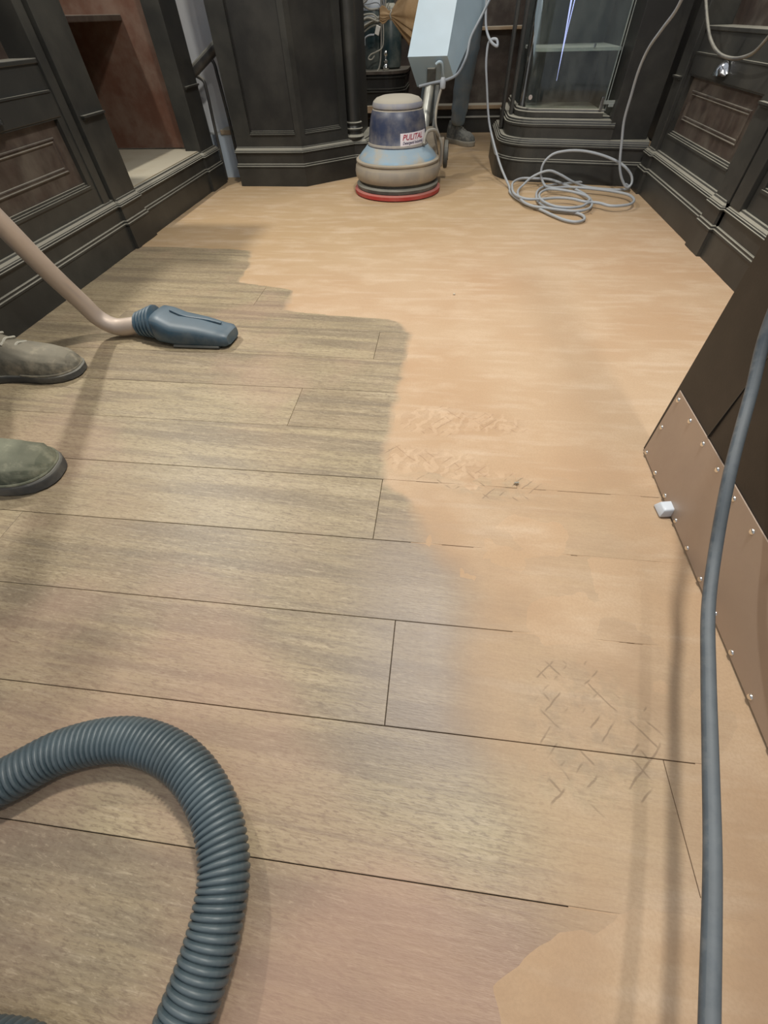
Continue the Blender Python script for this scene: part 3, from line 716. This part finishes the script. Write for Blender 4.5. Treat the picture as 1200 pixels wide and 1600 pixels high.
# dust bag: gathered neck opening towards the tank
neck, mouth = Vector((-.368, 3.50, .640)), Vector((-.145, 3.56, .632))
ax = (mouth - neck).normalized(); e1 = ax.cross(Vector((0, 1, 0))).normalized(); e2 = ax.cross(e1)
if e1.z < 0: e1 = -e1
bm = bmesh.new(); rings = []; S = 72
prof = [(-.06, .022), (-.045, .030), (-.03, .026), (-.012, .014), (0, .0125), (.010, .018), (.03, .036), (.07, .072), (.12, .115), (.16, .150), (.21, .165), (.25, .150)]
for ti, r0 in prof:
    ring = []
    for i in range(S):
        a = 2 * PI * i / S; pl = 1 + .16 * math.sin(a * 11 + 2.5 * math.sin(3 * a)) * max(.25, 1 - abs(ti) / .22) + .05 * math.sin(a * 5 + ti * 30)
        ring.append(bm.verts.new(neck + ax * ti + (e1 * math.cos(a) * 1.02 + e2 * math.sin(a) * .55) * r0 * pl - Vector((0, 0, 1)) * .0))
    rings.append(ring)
for a, b in zip(rings, rings[1:]):
    for i in range(S): bm.faces.new((a[i], a[(i + 1) % S], b[(i + 1) % S], b[i]))
bm.faces.new(rings[0][::-1]); bm.faces.new(rings[-1])
bag = link('dust_bag', bm, M_bag, t, True); bag['label'] = 'brown cloth dust bag gathered and tied at its neck'
link('tie_cord', tube([neck + (e1 * math.cos(a) + e2 * math.sin(a) * .7) * .017 + ax * (.004 * math.sin(3 * a)) for a in [i * PI / 6 for i in range(25)]], .0035, 6, 2), M_lace, bag, True)
MCORD = [(0.146, 3.2, 0.675), (0.104, 3.05, 0.618), (0.067, 3.0, 0.562), (0.053, 2.95, 0.503), (0.019, 2.95, 0.451), (-0.032, 2.95, 0.431), (-0.104, 2.96, 0.42), (-0.169, 2.98, 0.408)]
MCORD2 = [(-0.05, 2.95, 0.42), (-0.065, 2.95, 0.375), (-0.077, 2.95, 0.317), (-0.074, 2.95, 0.269), (-0.054, 2.95, 0.226), (-0.037, 2.96, 0.191), (-0.033, 2.98, 0.134), (-0.043, 3.0, 0.075)]
MCORD3 = [(-0.054, 2.95, 0.226), (-0.081, 2.9, 0.256), (-0.113, 2.87, 0.253), (-0.126, 2.84, 0.228), (-0.128, 2.82, 0.211)]

link('motor_cable', tube(MCORD, .0058, 10), M_cable_mid, t, True)
link('motor_cable', tube(MCORD2, .0062, 10), M_cable_tan, t, True)
link('motor_cable', tube(MCORD3, .0075, 10), M_cable_tan, t, True)
link('cable_gland', lathe([(.010, -.02), (.014, -.015), (.014, .012), (.009, .02)], MCORD2[0], 14), M_cable_grey, t, True)

# ---------------------------------------------------------------- people
def skin_body(joints, edges, root, mats, parent, name):
    me = bpy.data.meshes.new(name); me.from_pydata([j[0] for j in joints], edges, [])
    o = bpy.data.objects.new(name, me); C.objects.link(o)
    md = o.modifiers.new('skin', 'SKIN'); md.use_smooth_shade = True
    for i, (p, r_) in enumerate(joints):
        v = me.skin_vertices[0].data[i]; v.radius = r_ if isinstance(r_, tuple) else (r_, r_); v.use_root = (i == root)
    o.modifiers.new('subdivision', 'SUBSURF').levels = 2
    dg = bpy.context.evaluated_depsgraph_get(); dg.update()
    m2 = bpy.data.meshes.new_from_object(o.evaluated_get(dg)); bpy.data.objects.remove(o)
    m2.materials.clear()
    for m in mats: m2.materials.append(m[0])
    for p in m2.polygons:
        p.use_smooth = True; z = p.center.z; x = p.center
        for k, (_, test) in enumerate(mats):
            if test(x): p.material_index = k
    for v in m2.vertices:
        v.co += Vector((1, .6, .2)) * (.009 * noise.noise(Vector((v.co.x * 9, v.co.y * 9, v.co.z * 26))) + .005 * noise.noise(v.co * 30)) if v.co.z < .9 else Vector((0, 0, 0))
        v.co -= parent.location
    o = bpy.data.objects.new(name, m2); C.objects.link(o); o.parent = parent; return o

def shoe(parent, toe, heel, width, hgt, m_up, m_so, ankle_h=.12, sole=.02, laces=True, name='boot', lace_m=None):
    """shoe from heel to toe on the floor, lofted; sole and laces are children"""
    toe, heel = Vector((*toe, 0)), Vector((*heel, 0)); L = (toe - heel).length; u = (toe - heel).normalized(); v = Vector((-u.y, u.x, 0))
    out = [(0, .30), (.03, .62), (.10, .80), (.22, .84), (.38, .78), (.52, .84), (.66, .98), (.78, 1.), (.88, .90), (.95, .68), (.985, .45), (1, .22)]
    def hz(s):
        pts = [(0, ankle_h), (.18, ankle_h), (.34, ankle_h * .93), (.45, ankle_h * .78), (.6, hgt * 1.12), (.75, hgt), (.88, hgt * .88), (.95, hgt * .66), (1, hgt * .30)]
        for (a, ha), (b, hb) in zip(pts, pts[1:]):
            if s <= b: return ha + (hb - ha) * (s - a) / (b - a)
        return pts[-1][1]
    bm = bmesh.new(); rings = []; K = 18
    for s, wd in out:
        h = hz(s); hw = width / 2 * wd; ring = []
        for k in range(K + 1):
            a = PI * k / K; ca, sa = math.cos(a), math.sin(a)
            x = hw * .97 * math.copysign(abs(ca) ** .62, ca) * (1 - .30 * max(0, sa) ** 3 * (1 if s < .5 else .4)); z = sole * .8 + h * abs(sa) ** .8
            x += 0; wob = 1 + .06 * noise.noise(Vector((s * 11, k * .6, width * 40)))
            ring.append(bm.verts.new(heel + u * (s * L) * .985 + u * .003 + v * x * wob + Vector((0, 0, z * wob))))
        rings.append(ring)
    for a, b in zip(rings, rings[1:]):
        for k in range(K): bm.faces.new((a[k], a[k + 1], b[k + 1], b[k]))
        bm.faces.new((a[K], a[0], b[0], b[K]))
    bm.faces.new(rings[0]); bm.faces.new(rings[-1])
    bmesh.ops.subdivide_edges(bm, edges=bm.edges[:], cuts=1, use_grid_fill=True, smooth=.6)
    sh_ = link(name, bm, m_up, parent, True)
    outline = [(s, w_) for s, w_ in out] + [(s, -w_) for s, w_ in out[::-1]]
    bm = bmesh.new(); rings = []
    for z, g in ((.001, .97), (.004, 1.02), (sole * .8, 1.04), (sole, 1.05), (sole * 1.15, 1.02)):
        rings.append([bm.verts.new(heel + u * ((s - .5) * (1 + (g - 1) * .5) + .5) * L + v * (width / 2 * w_ * g) + Vector((0, 0, z))) for s, w_ in outline])
    n_ = len(outline)
    for a, b in zip(rings, rings[1:]):
        for k in range(n_): bm.faces.new((a[k], a[(k + 1) % n_], b[(k + 1) % n_], b[k]))
    bm.faces.new(rings[0][::-1]); bm.faces.new(rings[-1])
    link('sole', bm, m_so, sh_, True)
    # welt seam
    if name == 'boot':
        bm = tube([heel + u * (s * L * .99) + v * (width / 2 * w_ * 1.0) + Vector((0, 0, sole * 1.25)) for s, w_ in outline[5:-5]], .0028, 6, 3)
        link('welt', bm, m_up, sh_, True)
    if laces:
        for i in range(4):
            s = .34 + i * .075; h = hz(s) + sole * .8 + .003; hw = width * .20
            P = [heel + u * (s * L + .006 * d) + v * (hw * d) + Vector((0, 0, h - .008 * abs(d))) for d in (-1, -.5, 0, .5, 1)]
            link('lace', tube(P, .0035, 6, 3), lace_m or m_up, sh_, True)
    return sh_

def hand(parent, wrist, dir_, side, m):
    """palm with four curled fingers and a thumb"""
    d = Vector(dir_).normalized(); s = Vector(side).normalized(); nrm = d.cross(s)
    bm = hull([Vector(wrist) + d * a + s * b + nrm * c_ for a in (0, .085) for b in (-.04, .04) for c_ in (-.013, .013)], bev=.01)
    for i, L in enumerate((.072, .080, .075, .06)):
        b = Vector(wrist) + d * .082 + s * (-.031 + i * .0205)
        tube([b, b + d * L * .45, b + d * L * .75 + nrm * L * .3, b + d * L * .72 + nrm * L * .65], lambda q: .0092 - .002 * q, 8, 4, bm)
    b = Vector(wrist) + d * .03 - s * .038
    tube([b, b + d * .03 - s * .02 + nrm * .01, b + d * .055 - s * .018 + nrm * .03], lambda q: .011 - .003 * q, 8, 4, bm)
    link('hand', bm, m, parent, True)

def figure(t, ank, knee, hip, chest, neck_, head, elbow, wrist, m_leg, m_top, m_skin=None):
    mid = (Vector(hip[0]) + Vector(hip[1])) / 2; ch = Vector(chest)
    J = [(mid + Vector((0, 0, .04)), (.15, .11))]; E = []
    for i in (0, 1):
        b = len(J)
        hp = Vector(hip[i]); kn = Vector(knee[i]); an = Vector(ank[i])
        J += [(hp, .088), (hp.lerp(kn, .5), .080), (kn, .072), (kn.lerp(an, .4), .068), (kn.lerp(an, .85), .056), (an, .058)]
        E += [(0, b)] + [(b + k, b + k + 1) for k in range(5)]
    b = len(J); J += [(mid.lerp(ch, .5), (.14, .10)), (ch, (.165, .11)), (Vector(neck_), .055)]
    E += [(0, b), (b, b + 1), (b + 1, b + 2)]; cb = b + 1
    side = (Vector(hip[1]) - Vector(hip[0])).normalized()
    for i in (0, 1):
        b = len(J); sh_ = ch + side * (-.17 if i == 0 else .17) + Vector((0, 0, .06))
        el, wr = Vector(elbow[i]), Vector(wrist[i])
        J += [(sh_, .062), (el, .043), (wr, .028)]; E += [(cb, b), (b, b + 1), (b + 1, b + 2)]
    zs = mid.z + .06
    body = skin_body(J, E, 0, [(m_leg, lambda p: True), (m_top, lambda p: p.z > zs)], t, 'body')
    # head
    hd = Vector(head); bm = bmesh.new(); bmesh.ops.create_uvsphere(bm, u_segments=24, v_segments=18, radius=1)
    face = (Vector(wrist[0]) + Vector(wrist[1])) / 2 - hd; face.z = 0; face.normalize(); lat = Vector((-face.y, face.x, 0))
    for v_ in bm.verts:
        p = v_.co.copy(); jaw = 1 - .25 * max(0, -p.z)
        v_.co = hd + face * (p.x * .098 * (1 - .08 * max(0, -p.z))) + lat * (p.y * .077 * jaw) + Vector((0, 0, p.z * .118))
    tube([hd - Vector((0, 0, .06)), Vector(neck_)], .055, 12, 2, bm, False)
    hull([hd + face * .095 + Vector((0, 0, .02)), hd + face * .092 + lat * .015 - Vector((0, 0, .03)), hd + face * .092 - lat * .015 - Vector((0, 0, .03)), hd + face * .118 - Vector((0, 0, .025))], bm=None) and None
    h_ = link('head', bm, M_skin, t, True)
    bm = hull([hd + face * .092 + Vector((0, 0, .02)), hd + face * .09 + lat * .016 - Vector((0, 0, .032)), hd + face * .09 - lat * .016 - Vector((0, 0, .032)), hd + face * .120 - Vector((0, 0, .026))], bev=.003)
    link('nose', bm, M_skin, h_, True)
    for q in (-1, 1):
        bm = bmesh.new(); bmesh.ops.create_uvsphere(bm, u_segments=10, v_segments=8, radius=.012, matrix=Matrix.Translation(hd + face * .086 + lat * q * .032 + Vector((0, 0, .012))))
        link('eye', bm, M_plug, h_, True)
        bm = bmesh.new(); bmesh.ops.create_uvsphere(bm, u_segments=10, v_segments=8, radius=.022, matrix=Matrix.Translation(hd + lat * q * .078) @ Matrix.Diagonal((.6, .6, 1.3, 1)))
        link('ear', bm, M_skin, h_, True)
    link('mouth', tube([hd + face * .086 + lat * .022 - Vector((0, 0, .060)), hd + face * .092 - Vector((0, 0, .062)), hd + face * .086 - lat * .022 - Vector((0, 0, .060))], .004, 6, 4), M_pad, h_, True)
    bm = bmesh.new(); bmesh.ops.create_uvsphere(bm, u_segments=24, v_segments=14, radius=1)
    bmesh.ops.delete(bm, geom=[v_ for v_ in bm.verts if v_.co.z < -.15 or (v_.co.x > .55 and v_.co.z < .45)], context='VERTS')
    for v_ in bm.verts: p = v_.co.copy(); v_.co = hd + face * (p.x * .106) + lat * (p.y * .084) + Vector((0, 0, p.z * .127))
    link('hair', bm, M_hair, h_, True)
    for i in (0, 1):
        el, wr = Vector(elbow[i]), Vector(wrist[i]); d = (wr - el).normalized(); s_ = d.cross(Vector((0, 0, 1))).normalized()
        hand(t, wr, d, s_ if i == 0 else -s_, M_skin)
    return body

# the one holding the vacuum wand, only the boots in the picture
t = thing('person', (-1.2, .78, 0), 'person in dusty suede boots at the left edge holding the vacuum wand', 'person')
b1 = shoe(t, (-1.018, .972), (-1.318, .930), .118, .062, M_boot, M_sole, .125, .020, name='boot', lace_m=M_lace); b1['label'] = 'farther dusty grey suede boot'
b2 = shoe(t, (-.818, .566), (-1.115, .520), .126, .060, M_boot2, M_sole, .125, .026, name='boot', lace_m=M_boot2); b2['label'] = 'nearer olive suede boot with dark rubber sole'
figure(t, [(-1.275, .935, .11), (-1.07, .530, .11)], [(-1.25, .92, .50), (-1.13, .56, .50)], [(-1.24, .86, .90), (-1.22, .68, .90)], (-1.17, .77, 1.30), (-1.15, .77, 1.47), (-1.10, .79, 1.58),
       [(-1.19, .99, 1.14), (-1.15, .54, 1.14)], [(-1.085, .89, .96), (-1.04, .68, .95)], M_trouser, M_shirt)
# the machine operator at the back
t = thing('person', (.05, 4.2, 0), 'person in faded jeans and grey trainers standing behind the floor machine', 'person')
s1 = shoe(t, (.178, 4.075), (-.005, 4.285), .098, .055, M_shoe, M_shoesole, .10, .026, name='trainer', lace_m=M_lace); s1['label'] = 'grey trainer with pale laces'
s2 = shoe(t, (-.245, 4.10), (-.185, 4.37), .098, .055, M_shoe, M_shoesole, .10, .026, name='trainer', lace_m=M_lace)
figure(t, [(.055, 4.20, .095), (-.19, 4.30, .095)], [(.082, 4.17, .44), (-.14, 4.27, .44)], [(.115, 4.24, .84), (-.06, 4.27, .84)], (.02, 4.16, 1.25), (.02, 4.12, 1.42), (.01, 4.06, 1.53),
       [(.20, 4.02, 1.08), (-.20, 4.02, 1.08)], [(.08, 3.80, 1.02), (-.14, 3.78, 1.02)], M_denim, M_shirt)

# ---------------------------------------------------------------- vacuum wand and floor nozzle
t = thing('vacuum_wand', (-.95, 1.16, 0), 'dusty bent metal vacuum wand with a blue-grey floor nozzle on the bare planks', 'vacuum wand')
wand = [(-1.115, .80, 1.02), (-1.098, .93, .70), (-1.082, 1.058, .37), (-1.077, 1.115, .22), (-1.068, 1.155, .12), (-1.052, 1.170, .062), (-1.015, 1.178, .034), (-.955, 1.190, .034), (-.90, 1.198, .036)]
link('wand_tube', tube(wand, lambda u: .0255, 20, 8), M_wand, t, True)
def loft(sections, bm=None, seg=20, pw=.55):
    bm = bm or bmesh.new(); rings = []
    for c_, hw, zb, zt, lat in sections:
        c_ = Vector(c_); lat = Vector(lat).normalized(); ring = []
        for k in range(seg):
            a = 2 * PI * k / seg; ca, sa = math.cos(a), math.sin(a)
            ring.append(bm.verts.new(c_ + lat * hw * math.copysign(abs(ca) ** pw, ca) + Vector((0, 0, (zb + zt) / 2 + (zt - zb) / 2 * math.copysign(abs(sa) ** pw, sa)))))
        rings.append(ring)
    for a, b in zip(rings, rings[1:]):
        for k in range(seg): bm.faces.new((a[k], a[(k + 1) % seg], b[(k + 1) % seg], b[k]))
    bm.faces.new(rings[0][::-1]); bm.faces.new(rings[-1]); return bm
lat = (.10, 1, 0)
bm = loft([((-.872, 1.190, 0), .046, .003, .080, lat), ((-.855, 1.187, 0), .056, .002, .088, lat), ((-.830, 1.184, 0), .060, .002, .084, lat), ((-.795, 1.180, 0), .062, .002, .070, lat), ((-.72, 1.174, 0), .054, .002, .062, lat),
           ((-.665, 1.170, 0), .048, .002, .050, lat), ((-.636, 1.168, 0), .045, .003, .046, lat), ((-.626, 1.167, 0), .036, .008, .038, lat)])
nz = link('floor_nozzle', bm, M_nozzle, t, True); nz['label'] = 'blue-grey plastic floor nozzle'
bm = bmesh.new()
for i in range(5):
    x = -.938 + i * .0155; q = i / 4
    lathe([(.031 + .012 * q, -.006), (.036 + .013 * q, -.003), (.036 + .013 * q, .003), (.031 + .012 * q, .006)], (x, 1.192 - .002 * i, .0385 + .012 * q), 20, 'x', bm)
link('ribbed_collar', bm, M_nozzle, nz, True)
link('nozzle_ridge', tube([(-.82, 1.195, .084), (-.78, 1.192, .069), (-.70, 1.188, .060), (-.66, 1.185, .053)], .0035, 8), M_nozzle, nz, True)
link('nozzle_lip', loft([((-.80, 1.178, 0), .060, .001, .012, lat), ((-.655, 1.168, 0), .048, .001, .012, lat)]), M_ringdark, nz)

# ---------------------------------------------------------------- corrugated hose in the foreground
HP = [(-.80, -.40, .032), (-.78, -.22, .032), (-.70, -.10, .032), (-.60, -.045, .032), (-.515, .003, .032), (-.455, .046, .032), (-.375, .068, .032), (-.294, .053, .032), (-.231, .010, .032), (-.197, -.040, .032), (-.188, -.085, .032), (-.189, -.125, .032), (-.195, -.165, .032), (-.205, -.24, .032), (-.16, -.34, .032), (-.05, -.42, .032)]
path = catmull(HP, 60)
L = [0]
for a, b in zip(path, path[1:]): L.append(L[-1] + (b - a).length)
def at_len(s):
    import bisect
    i = min(max(bisect.bisect_right(L, s) - 1, 0), len(path) - 2); f = (s - L[i]) / max(1e-9, L[i + 1] - L[i]); return path[i].lerp(path[i + 1], min(1, f))
pitch = .0072; n = int(L[-1] / pitch); pts, rad = [], []
for i in range(n):
    for f, r_ in ((0, .0254), (.25, .0284), (.5, .0290), (.75, .0284)):
        pts.append(at_len((i + f) * pitch)); rad.append(r_)
F = frames(pts); bm = bmesh.new(); rings = []; SG = 26
for p, (tt, a, b), r_ in zip(pts, F, rad): rings.append([bm.verts.new(p + (a * math.cos(2 * PI * k / SG) + b * math.sin(2 * PI * k / SG)) * r_) for k in range(SG)])
for x, y in zip(rings, rings[1:]):
    for k in range(SG): bm.faces.new((x[k], x[(k + 1) % SG], y[(k + 1) % SG], y[k]))
bm.faces.new(rings[0][::-1]); bm.faces.new(rings[-1])
hose = link('corrugated_hose', bm, M_hose, smooth=True)
setp(hose, 'thick blue-grey corrugated vacuum hose curving over the floor at bottom left', 'hose')
HB = [(-.66, -.30, .030), (-.52, -.222, .030), (-.40, -.2065, .030), (-.33, -.2065, .030), (-.285, -.232, .030), (-.275, -.30, .030), (-.30, -.40, .030)]
path = catmull(HB, 60); L = [0]
for a, b in zip(path, path[1:]): L.append(L[-1] + (b - a).length)
n = int(L[-1] / pitch); pts, rad = [], []
for i in range(n):
    for f, r_ in ((0, .0254), (.25, .0284), (.5, .0290), (.75, .0284)): pts.append(at_len((i + f) * pitch)); rad.append(r_)
F = frames(pts); bm = bmesh.new(); rings = []
for p, (tt, a, b), r_ in zip(pts, F, rad): rings.append([bm.verts.new(p + (a * math.cos(2 * PI * k / SG) + b * math.sin(2 * PI * k / SG)) * r_) for k in range(SG)])
for x, y in zip(rings, rings[1:]):
    for k in range(SG): bm.faces.new((x[k], x[(k + 1) % SG], y[(k + 1) % SG], y[k]))
bm.faces.new(rings[0][::-1]); bm.faces.new(rings[-1])
setp(link('corrugated_hose', bm, M_hose, smooth=True), 'dark sliver of corrugated hose at the very bottom edge of the picture', 'hose')

# ---------------------------------------------------------------- door leaf with kick plate on the right
t = thing('door_leaf', (.50, .3, 0), 'black door leaf standing on edge at right with a screwed metal kick plate', 'door')
lean = -.020  # top tips slightly towards the middle of the room
def dx(z): return .4945 + lean * z
DY1, DY0 = .766, -.45
bm = bmesh.new()
vs = [bm.verts.new(p) for p in ((dx(0), DY0, .004), (dx(0), DY1, .004), (dx(0) + .034, DY1, .004), (dx(0) + .034, DY0, .004),
                                (dx(1.3), DY0, 1.3), (dx(1.3), DY1 + .02, 1.3), (dx(1.3) + .034, DY1 + .02, 1.3), (dx(1.3) + .034, DY0, 1.3))]
for f in ((0, 3, 2, 1), (4, 5, 6, 7), (0, 1, 5, 4), (1, 2, 6, 5), (2, 3, 7, 6), (3, 0, 4, 7)): bm.faces.new([vs[i] for i in f])
bmesh.ops.bevel(bm, geom=bm.edges[:], offset=.002, segments=1, affect='EDGES')
dl = link('leaf', bm, M_door, t)
# fine joint line in the leaf, and the kick plate
bm = box(dx(.3) - .0006, dx(.3) + .002, .6125, .6140, .166, 1.2); link('stile_joint', bm, M_black, dl)
M_plate = dusty('brushed_copper_plate', (.42, .345, .285), .42, .45, film=.22, top=.4, var=.25, dust=(.40, .29, .21), scale=8)
bm = hull([(dx(z) - o, y, z) for z in (.0045, .1645) for y in (DY0 + .01, .7555) for o in (.0022, 0)])
bmesh.ops.bevel(bm, geom=bm.edges[:], offset=.0006, segments=1, affect='EDGES')
pl = link('kick_plate', bm, M_plate, t); pl['label'] = 'dull copper-brown metal kick plate'
def screw(y, z):
    M = Matrix.Translation((dx(z) - .0021, y, z)) @ Matrix.Rotation(-PI / 2, 4, 'Y')
    link('screw', lathe([(.0050, 0), (.0048, .0010), (.0036, .0022), (.0017, .0029), (.0003, .0026)], (0, 0, 0), 14, M=M), M_screw, pl, True)
for i in range(18):
    y = .7425 - i * .065
    if y > DY0 + .02: screw(y, .150); screw(y, .0115)
screw(.743, .082)
bm = hull([(.470, .560, .002), (.512, .566, .002), (.512, .600, .002), (.468, .594, .002), (.474, .564, .020), (.512, .570, .024), (.512, .592, .024), (.473, .588, .020)], bev=.003)
bm.transform(Matrix.Translation((0, 0, 0)))
w_ = link('door_wedge', bm, M_wedge, smooth=True); setp(w_, 'small pale blue wedge tucked under the edge of the black door leaf', 'wedge')

# ---------------------------------------------------------------- cables
CORD = [(0.133, 3.35, 0.793), (0.137, 3.34, 0.677), (0.152, 3.33, 0.583), (0.185, 3.31, 0.537), (0.218, 3.31, 0.523), (0.211, 3.32, 0.545), (0.176, 3.33, 0.541), (0.169, 3.33, 0.482), (0.192, 3.32, 0.362), (0.223, 3.28, 0.237), (0.258, 3.2, 0.16), (0.31, 3.06, 0.071), (0.358, 2.937, 0.011), (0.355, 2.819, 0.011), (0.404, 2.646, 0.011), (0.473, 2.528, 0.011), (0.531, 2.419, 0.011), (0.571, 2.359, 0.011), (0.615, 2.334, 0.011), (0.656, 2.361, 0.011), (0.667, 2.404, 0.011), (0.656, 2.448, 0.011), (0.613, 2.484, 0.011), (0.544, 2.51, 0.012), (0.489, 2.617, 0.012), (0.483, 2.71, 0.011), (0.502, 2.843, 0.011), (0.54, 2.925, 0.011), (0.598, 2.974, 0.011), (0.7, 3.011, 0.011), (0.769, 3.036, 0.011), (0.865, 3.036, 0.011), (0.987, 3.011, 0.011), (1.0, 2.915, 0.011), (0.961, 2.88, 0.011), (0.865, 2.886, 0.011), (0.766, 2.95, 0.011), (0.691, 2.93, 0.036), (0.62, 2.93, 0.065), (0.553, 2.93, 0.082), (0.472, 2.93, 0.055), (0.43, 2.927, 0.019), (0.393, 2.809, 0.019), (0.389, 2.698, 0.019), (0.409, 2.595, 0.019), (0.449, 2.536, 0.019), (0.492, 2.518, 0.019), (0.566, 2.482, 0.019), (0.64, 2.465, 0.019), (0.702, 2.503, 0.019), (0.734, 2.58, 0.019), (0.742, 2.681, 0.019), (0.721, 2.789, 0.019), (0.656, 2.951, 0.019), (0.583, 2.999, 0.03), (0.501, 3.02, 0.03), (0.436, 3.025, 0.03), (0.387, 2.976, 0.027), (0.363, 2.842, 0.027), (0.37, 2.707, 0.027), (0.417, 2.633, 0.027), (0.487, 2.63, 0.027), (0.577, 2.652, 0.027), (0.645, 2.636, 0.027), (0.704, 2.586, 0.027), (0.727, 2.617, 0.027), (0.724, 2.689, 0.027), (0.656, 2.775, 0.027), (0.559, 2.815, 0.027), (0.517, 2.774, 0.027), (0.488, 2.687, 0.027), (0.499, 2.583, 0.027), (0.545, 2.506, 0.027), (0.609, 2.488, 0.027), (0.667, 2.508, 0.027), (0.722, 2.577, 0.027), (0.762, 2.567, 0.027), (0.807, 2.52, 0.027), (0.894, 2.54, 0.027), (0.939, 2.609, 0.027), (0.937, 2.712, 0.027), (0.871, 2.776, 0.027), (0.785, 2.821, 0.027), (0.669, 2.855, 0.027), (0.575, 2.843, 0.027), (0.55, 2.922, 0.02), (0.53, 2.94, 0.042), (0.518, 2.95, 0.071), (0.522, 2.95, 0.111), (0.556, 2.95, 0.145), (0.613, 2.95, 0.159), (0.7, 2.94, 0.162), (0.79, 2.92, 0.151), (0.884, 2.9, 0.126), (0.935, 2.88, 0.103), (0.978, 2.87, 0.066), (0.984, 2.86, 0.039), (0.966, 2.85, 0.026), (0.93, 2.85, 0.056), (0.9, 2.85, 0.099), (0.881, 2.85, 0.146), (0.862, 2.85, 0.214), (0.84, 2.84, 0.286), (0.824, 2.8, 0.377), (0.808, 2.75, 0.461), (0.804, 2.7, 0.523), (0.804, 2.6, 0.582), (0.799, 2.5, 0.626), (0.792, 2.45, 0.659), (0.782, 2.4, 0.719)]
BLACK = [(0.449, 0.632, 0.42), (0.457, 0.614, 0.37), (0.451, 0.552, 0.3), (0.42, 0.448, 0.235), (0.407, 0.363, 0.17), (0.384, 0.286, 0.145), (0.36, 0.204, 0.135), (0.328, 0.101, 0.13), (0.303, 0.02, 0.125), (0.265, -0.085, 0.12), (0.241, -0.147, 0.12)]
UPCABLE = [(0.98, 2.854, 0.715), (0.98, 2.746, 0.65), (0.98, 2.658, 0.602), (0.98, 2.554, 0.555), (0.98, 2.431, 0.524), (0.98, 2.314, 0.516), (0.98, 2.218, 0.522), (0.98, 2.148, 0.539), (0.98, 2.1, 0.575), (0.98, 2.058, 0.62)]

BLACK = [(.60, .95, 1.28), (.52, .90, 1.325), (.455, .84, 1.24), (.440, .76, .95), (.445, .68, .62)] + BLACK[1:] + [(.21, -.26, .10), (.17, -.42, .04), (.13, -.60, .0085), (.08, -.85, .0085)]
CORD = [(.03, 3.84, .98), (.07, 3.72, 1.04), (.11, 3.52, .97)] + CORD + [(1.0, 2.35, .95), (1.05, 2.33, 1.24)]
UPCABLE = [(1.06, 2.95, 1.20), (.99, 2.93, 1.0)] + UPCABLE + [(.99, 2.0, .85), (1.06, 1.98, 1.2)]
o = link('power_cable', tube(CORD, .0060, 12, 8), M_cable_grey, smooth=True); setp(o, 'long grey cable hanging at both ends and coiled on the floor by the display cabinet', 'cable')
o = link('power_cable', tube(BLACK, .0078, 14, 10), M_cable_blue, smooth=True); setp(o, 'dark blue-grey cable hanging in front of the kick plate down the right edge', 'cable')
o = link('power_cable', tube(UPCABLE, .0052, 10, 8), M_cable_dark, smooth=True); setp(o, 'dark grey cable looping over the chrome cup handle at top right', 'cable')

# ---------------------------------------------------------------- crumbs on the floor
for i, (x, y, s) in enumerate([(.199, .629, .006), (.06, 1.55, .005), (.72, 2.49, .005)]):
    bm = hull([Vector((x, y, .0035 if i else .003)) + Vector((random.uniform(-1, 1) * s, random.uniform(-1, 1) * s * .7, random.uniform(0, .7) * s)) for _ in range(12)])
    o = link('debris_chip', bm, M_brownw if i else M_sole)
    setp(o, ['dark chip lying in the scuffed sawdust', 'pale crumb in the sawdust in front of the floor machine', 'pale crumb on the sawdust near the right cabinet'][i], 'debris')
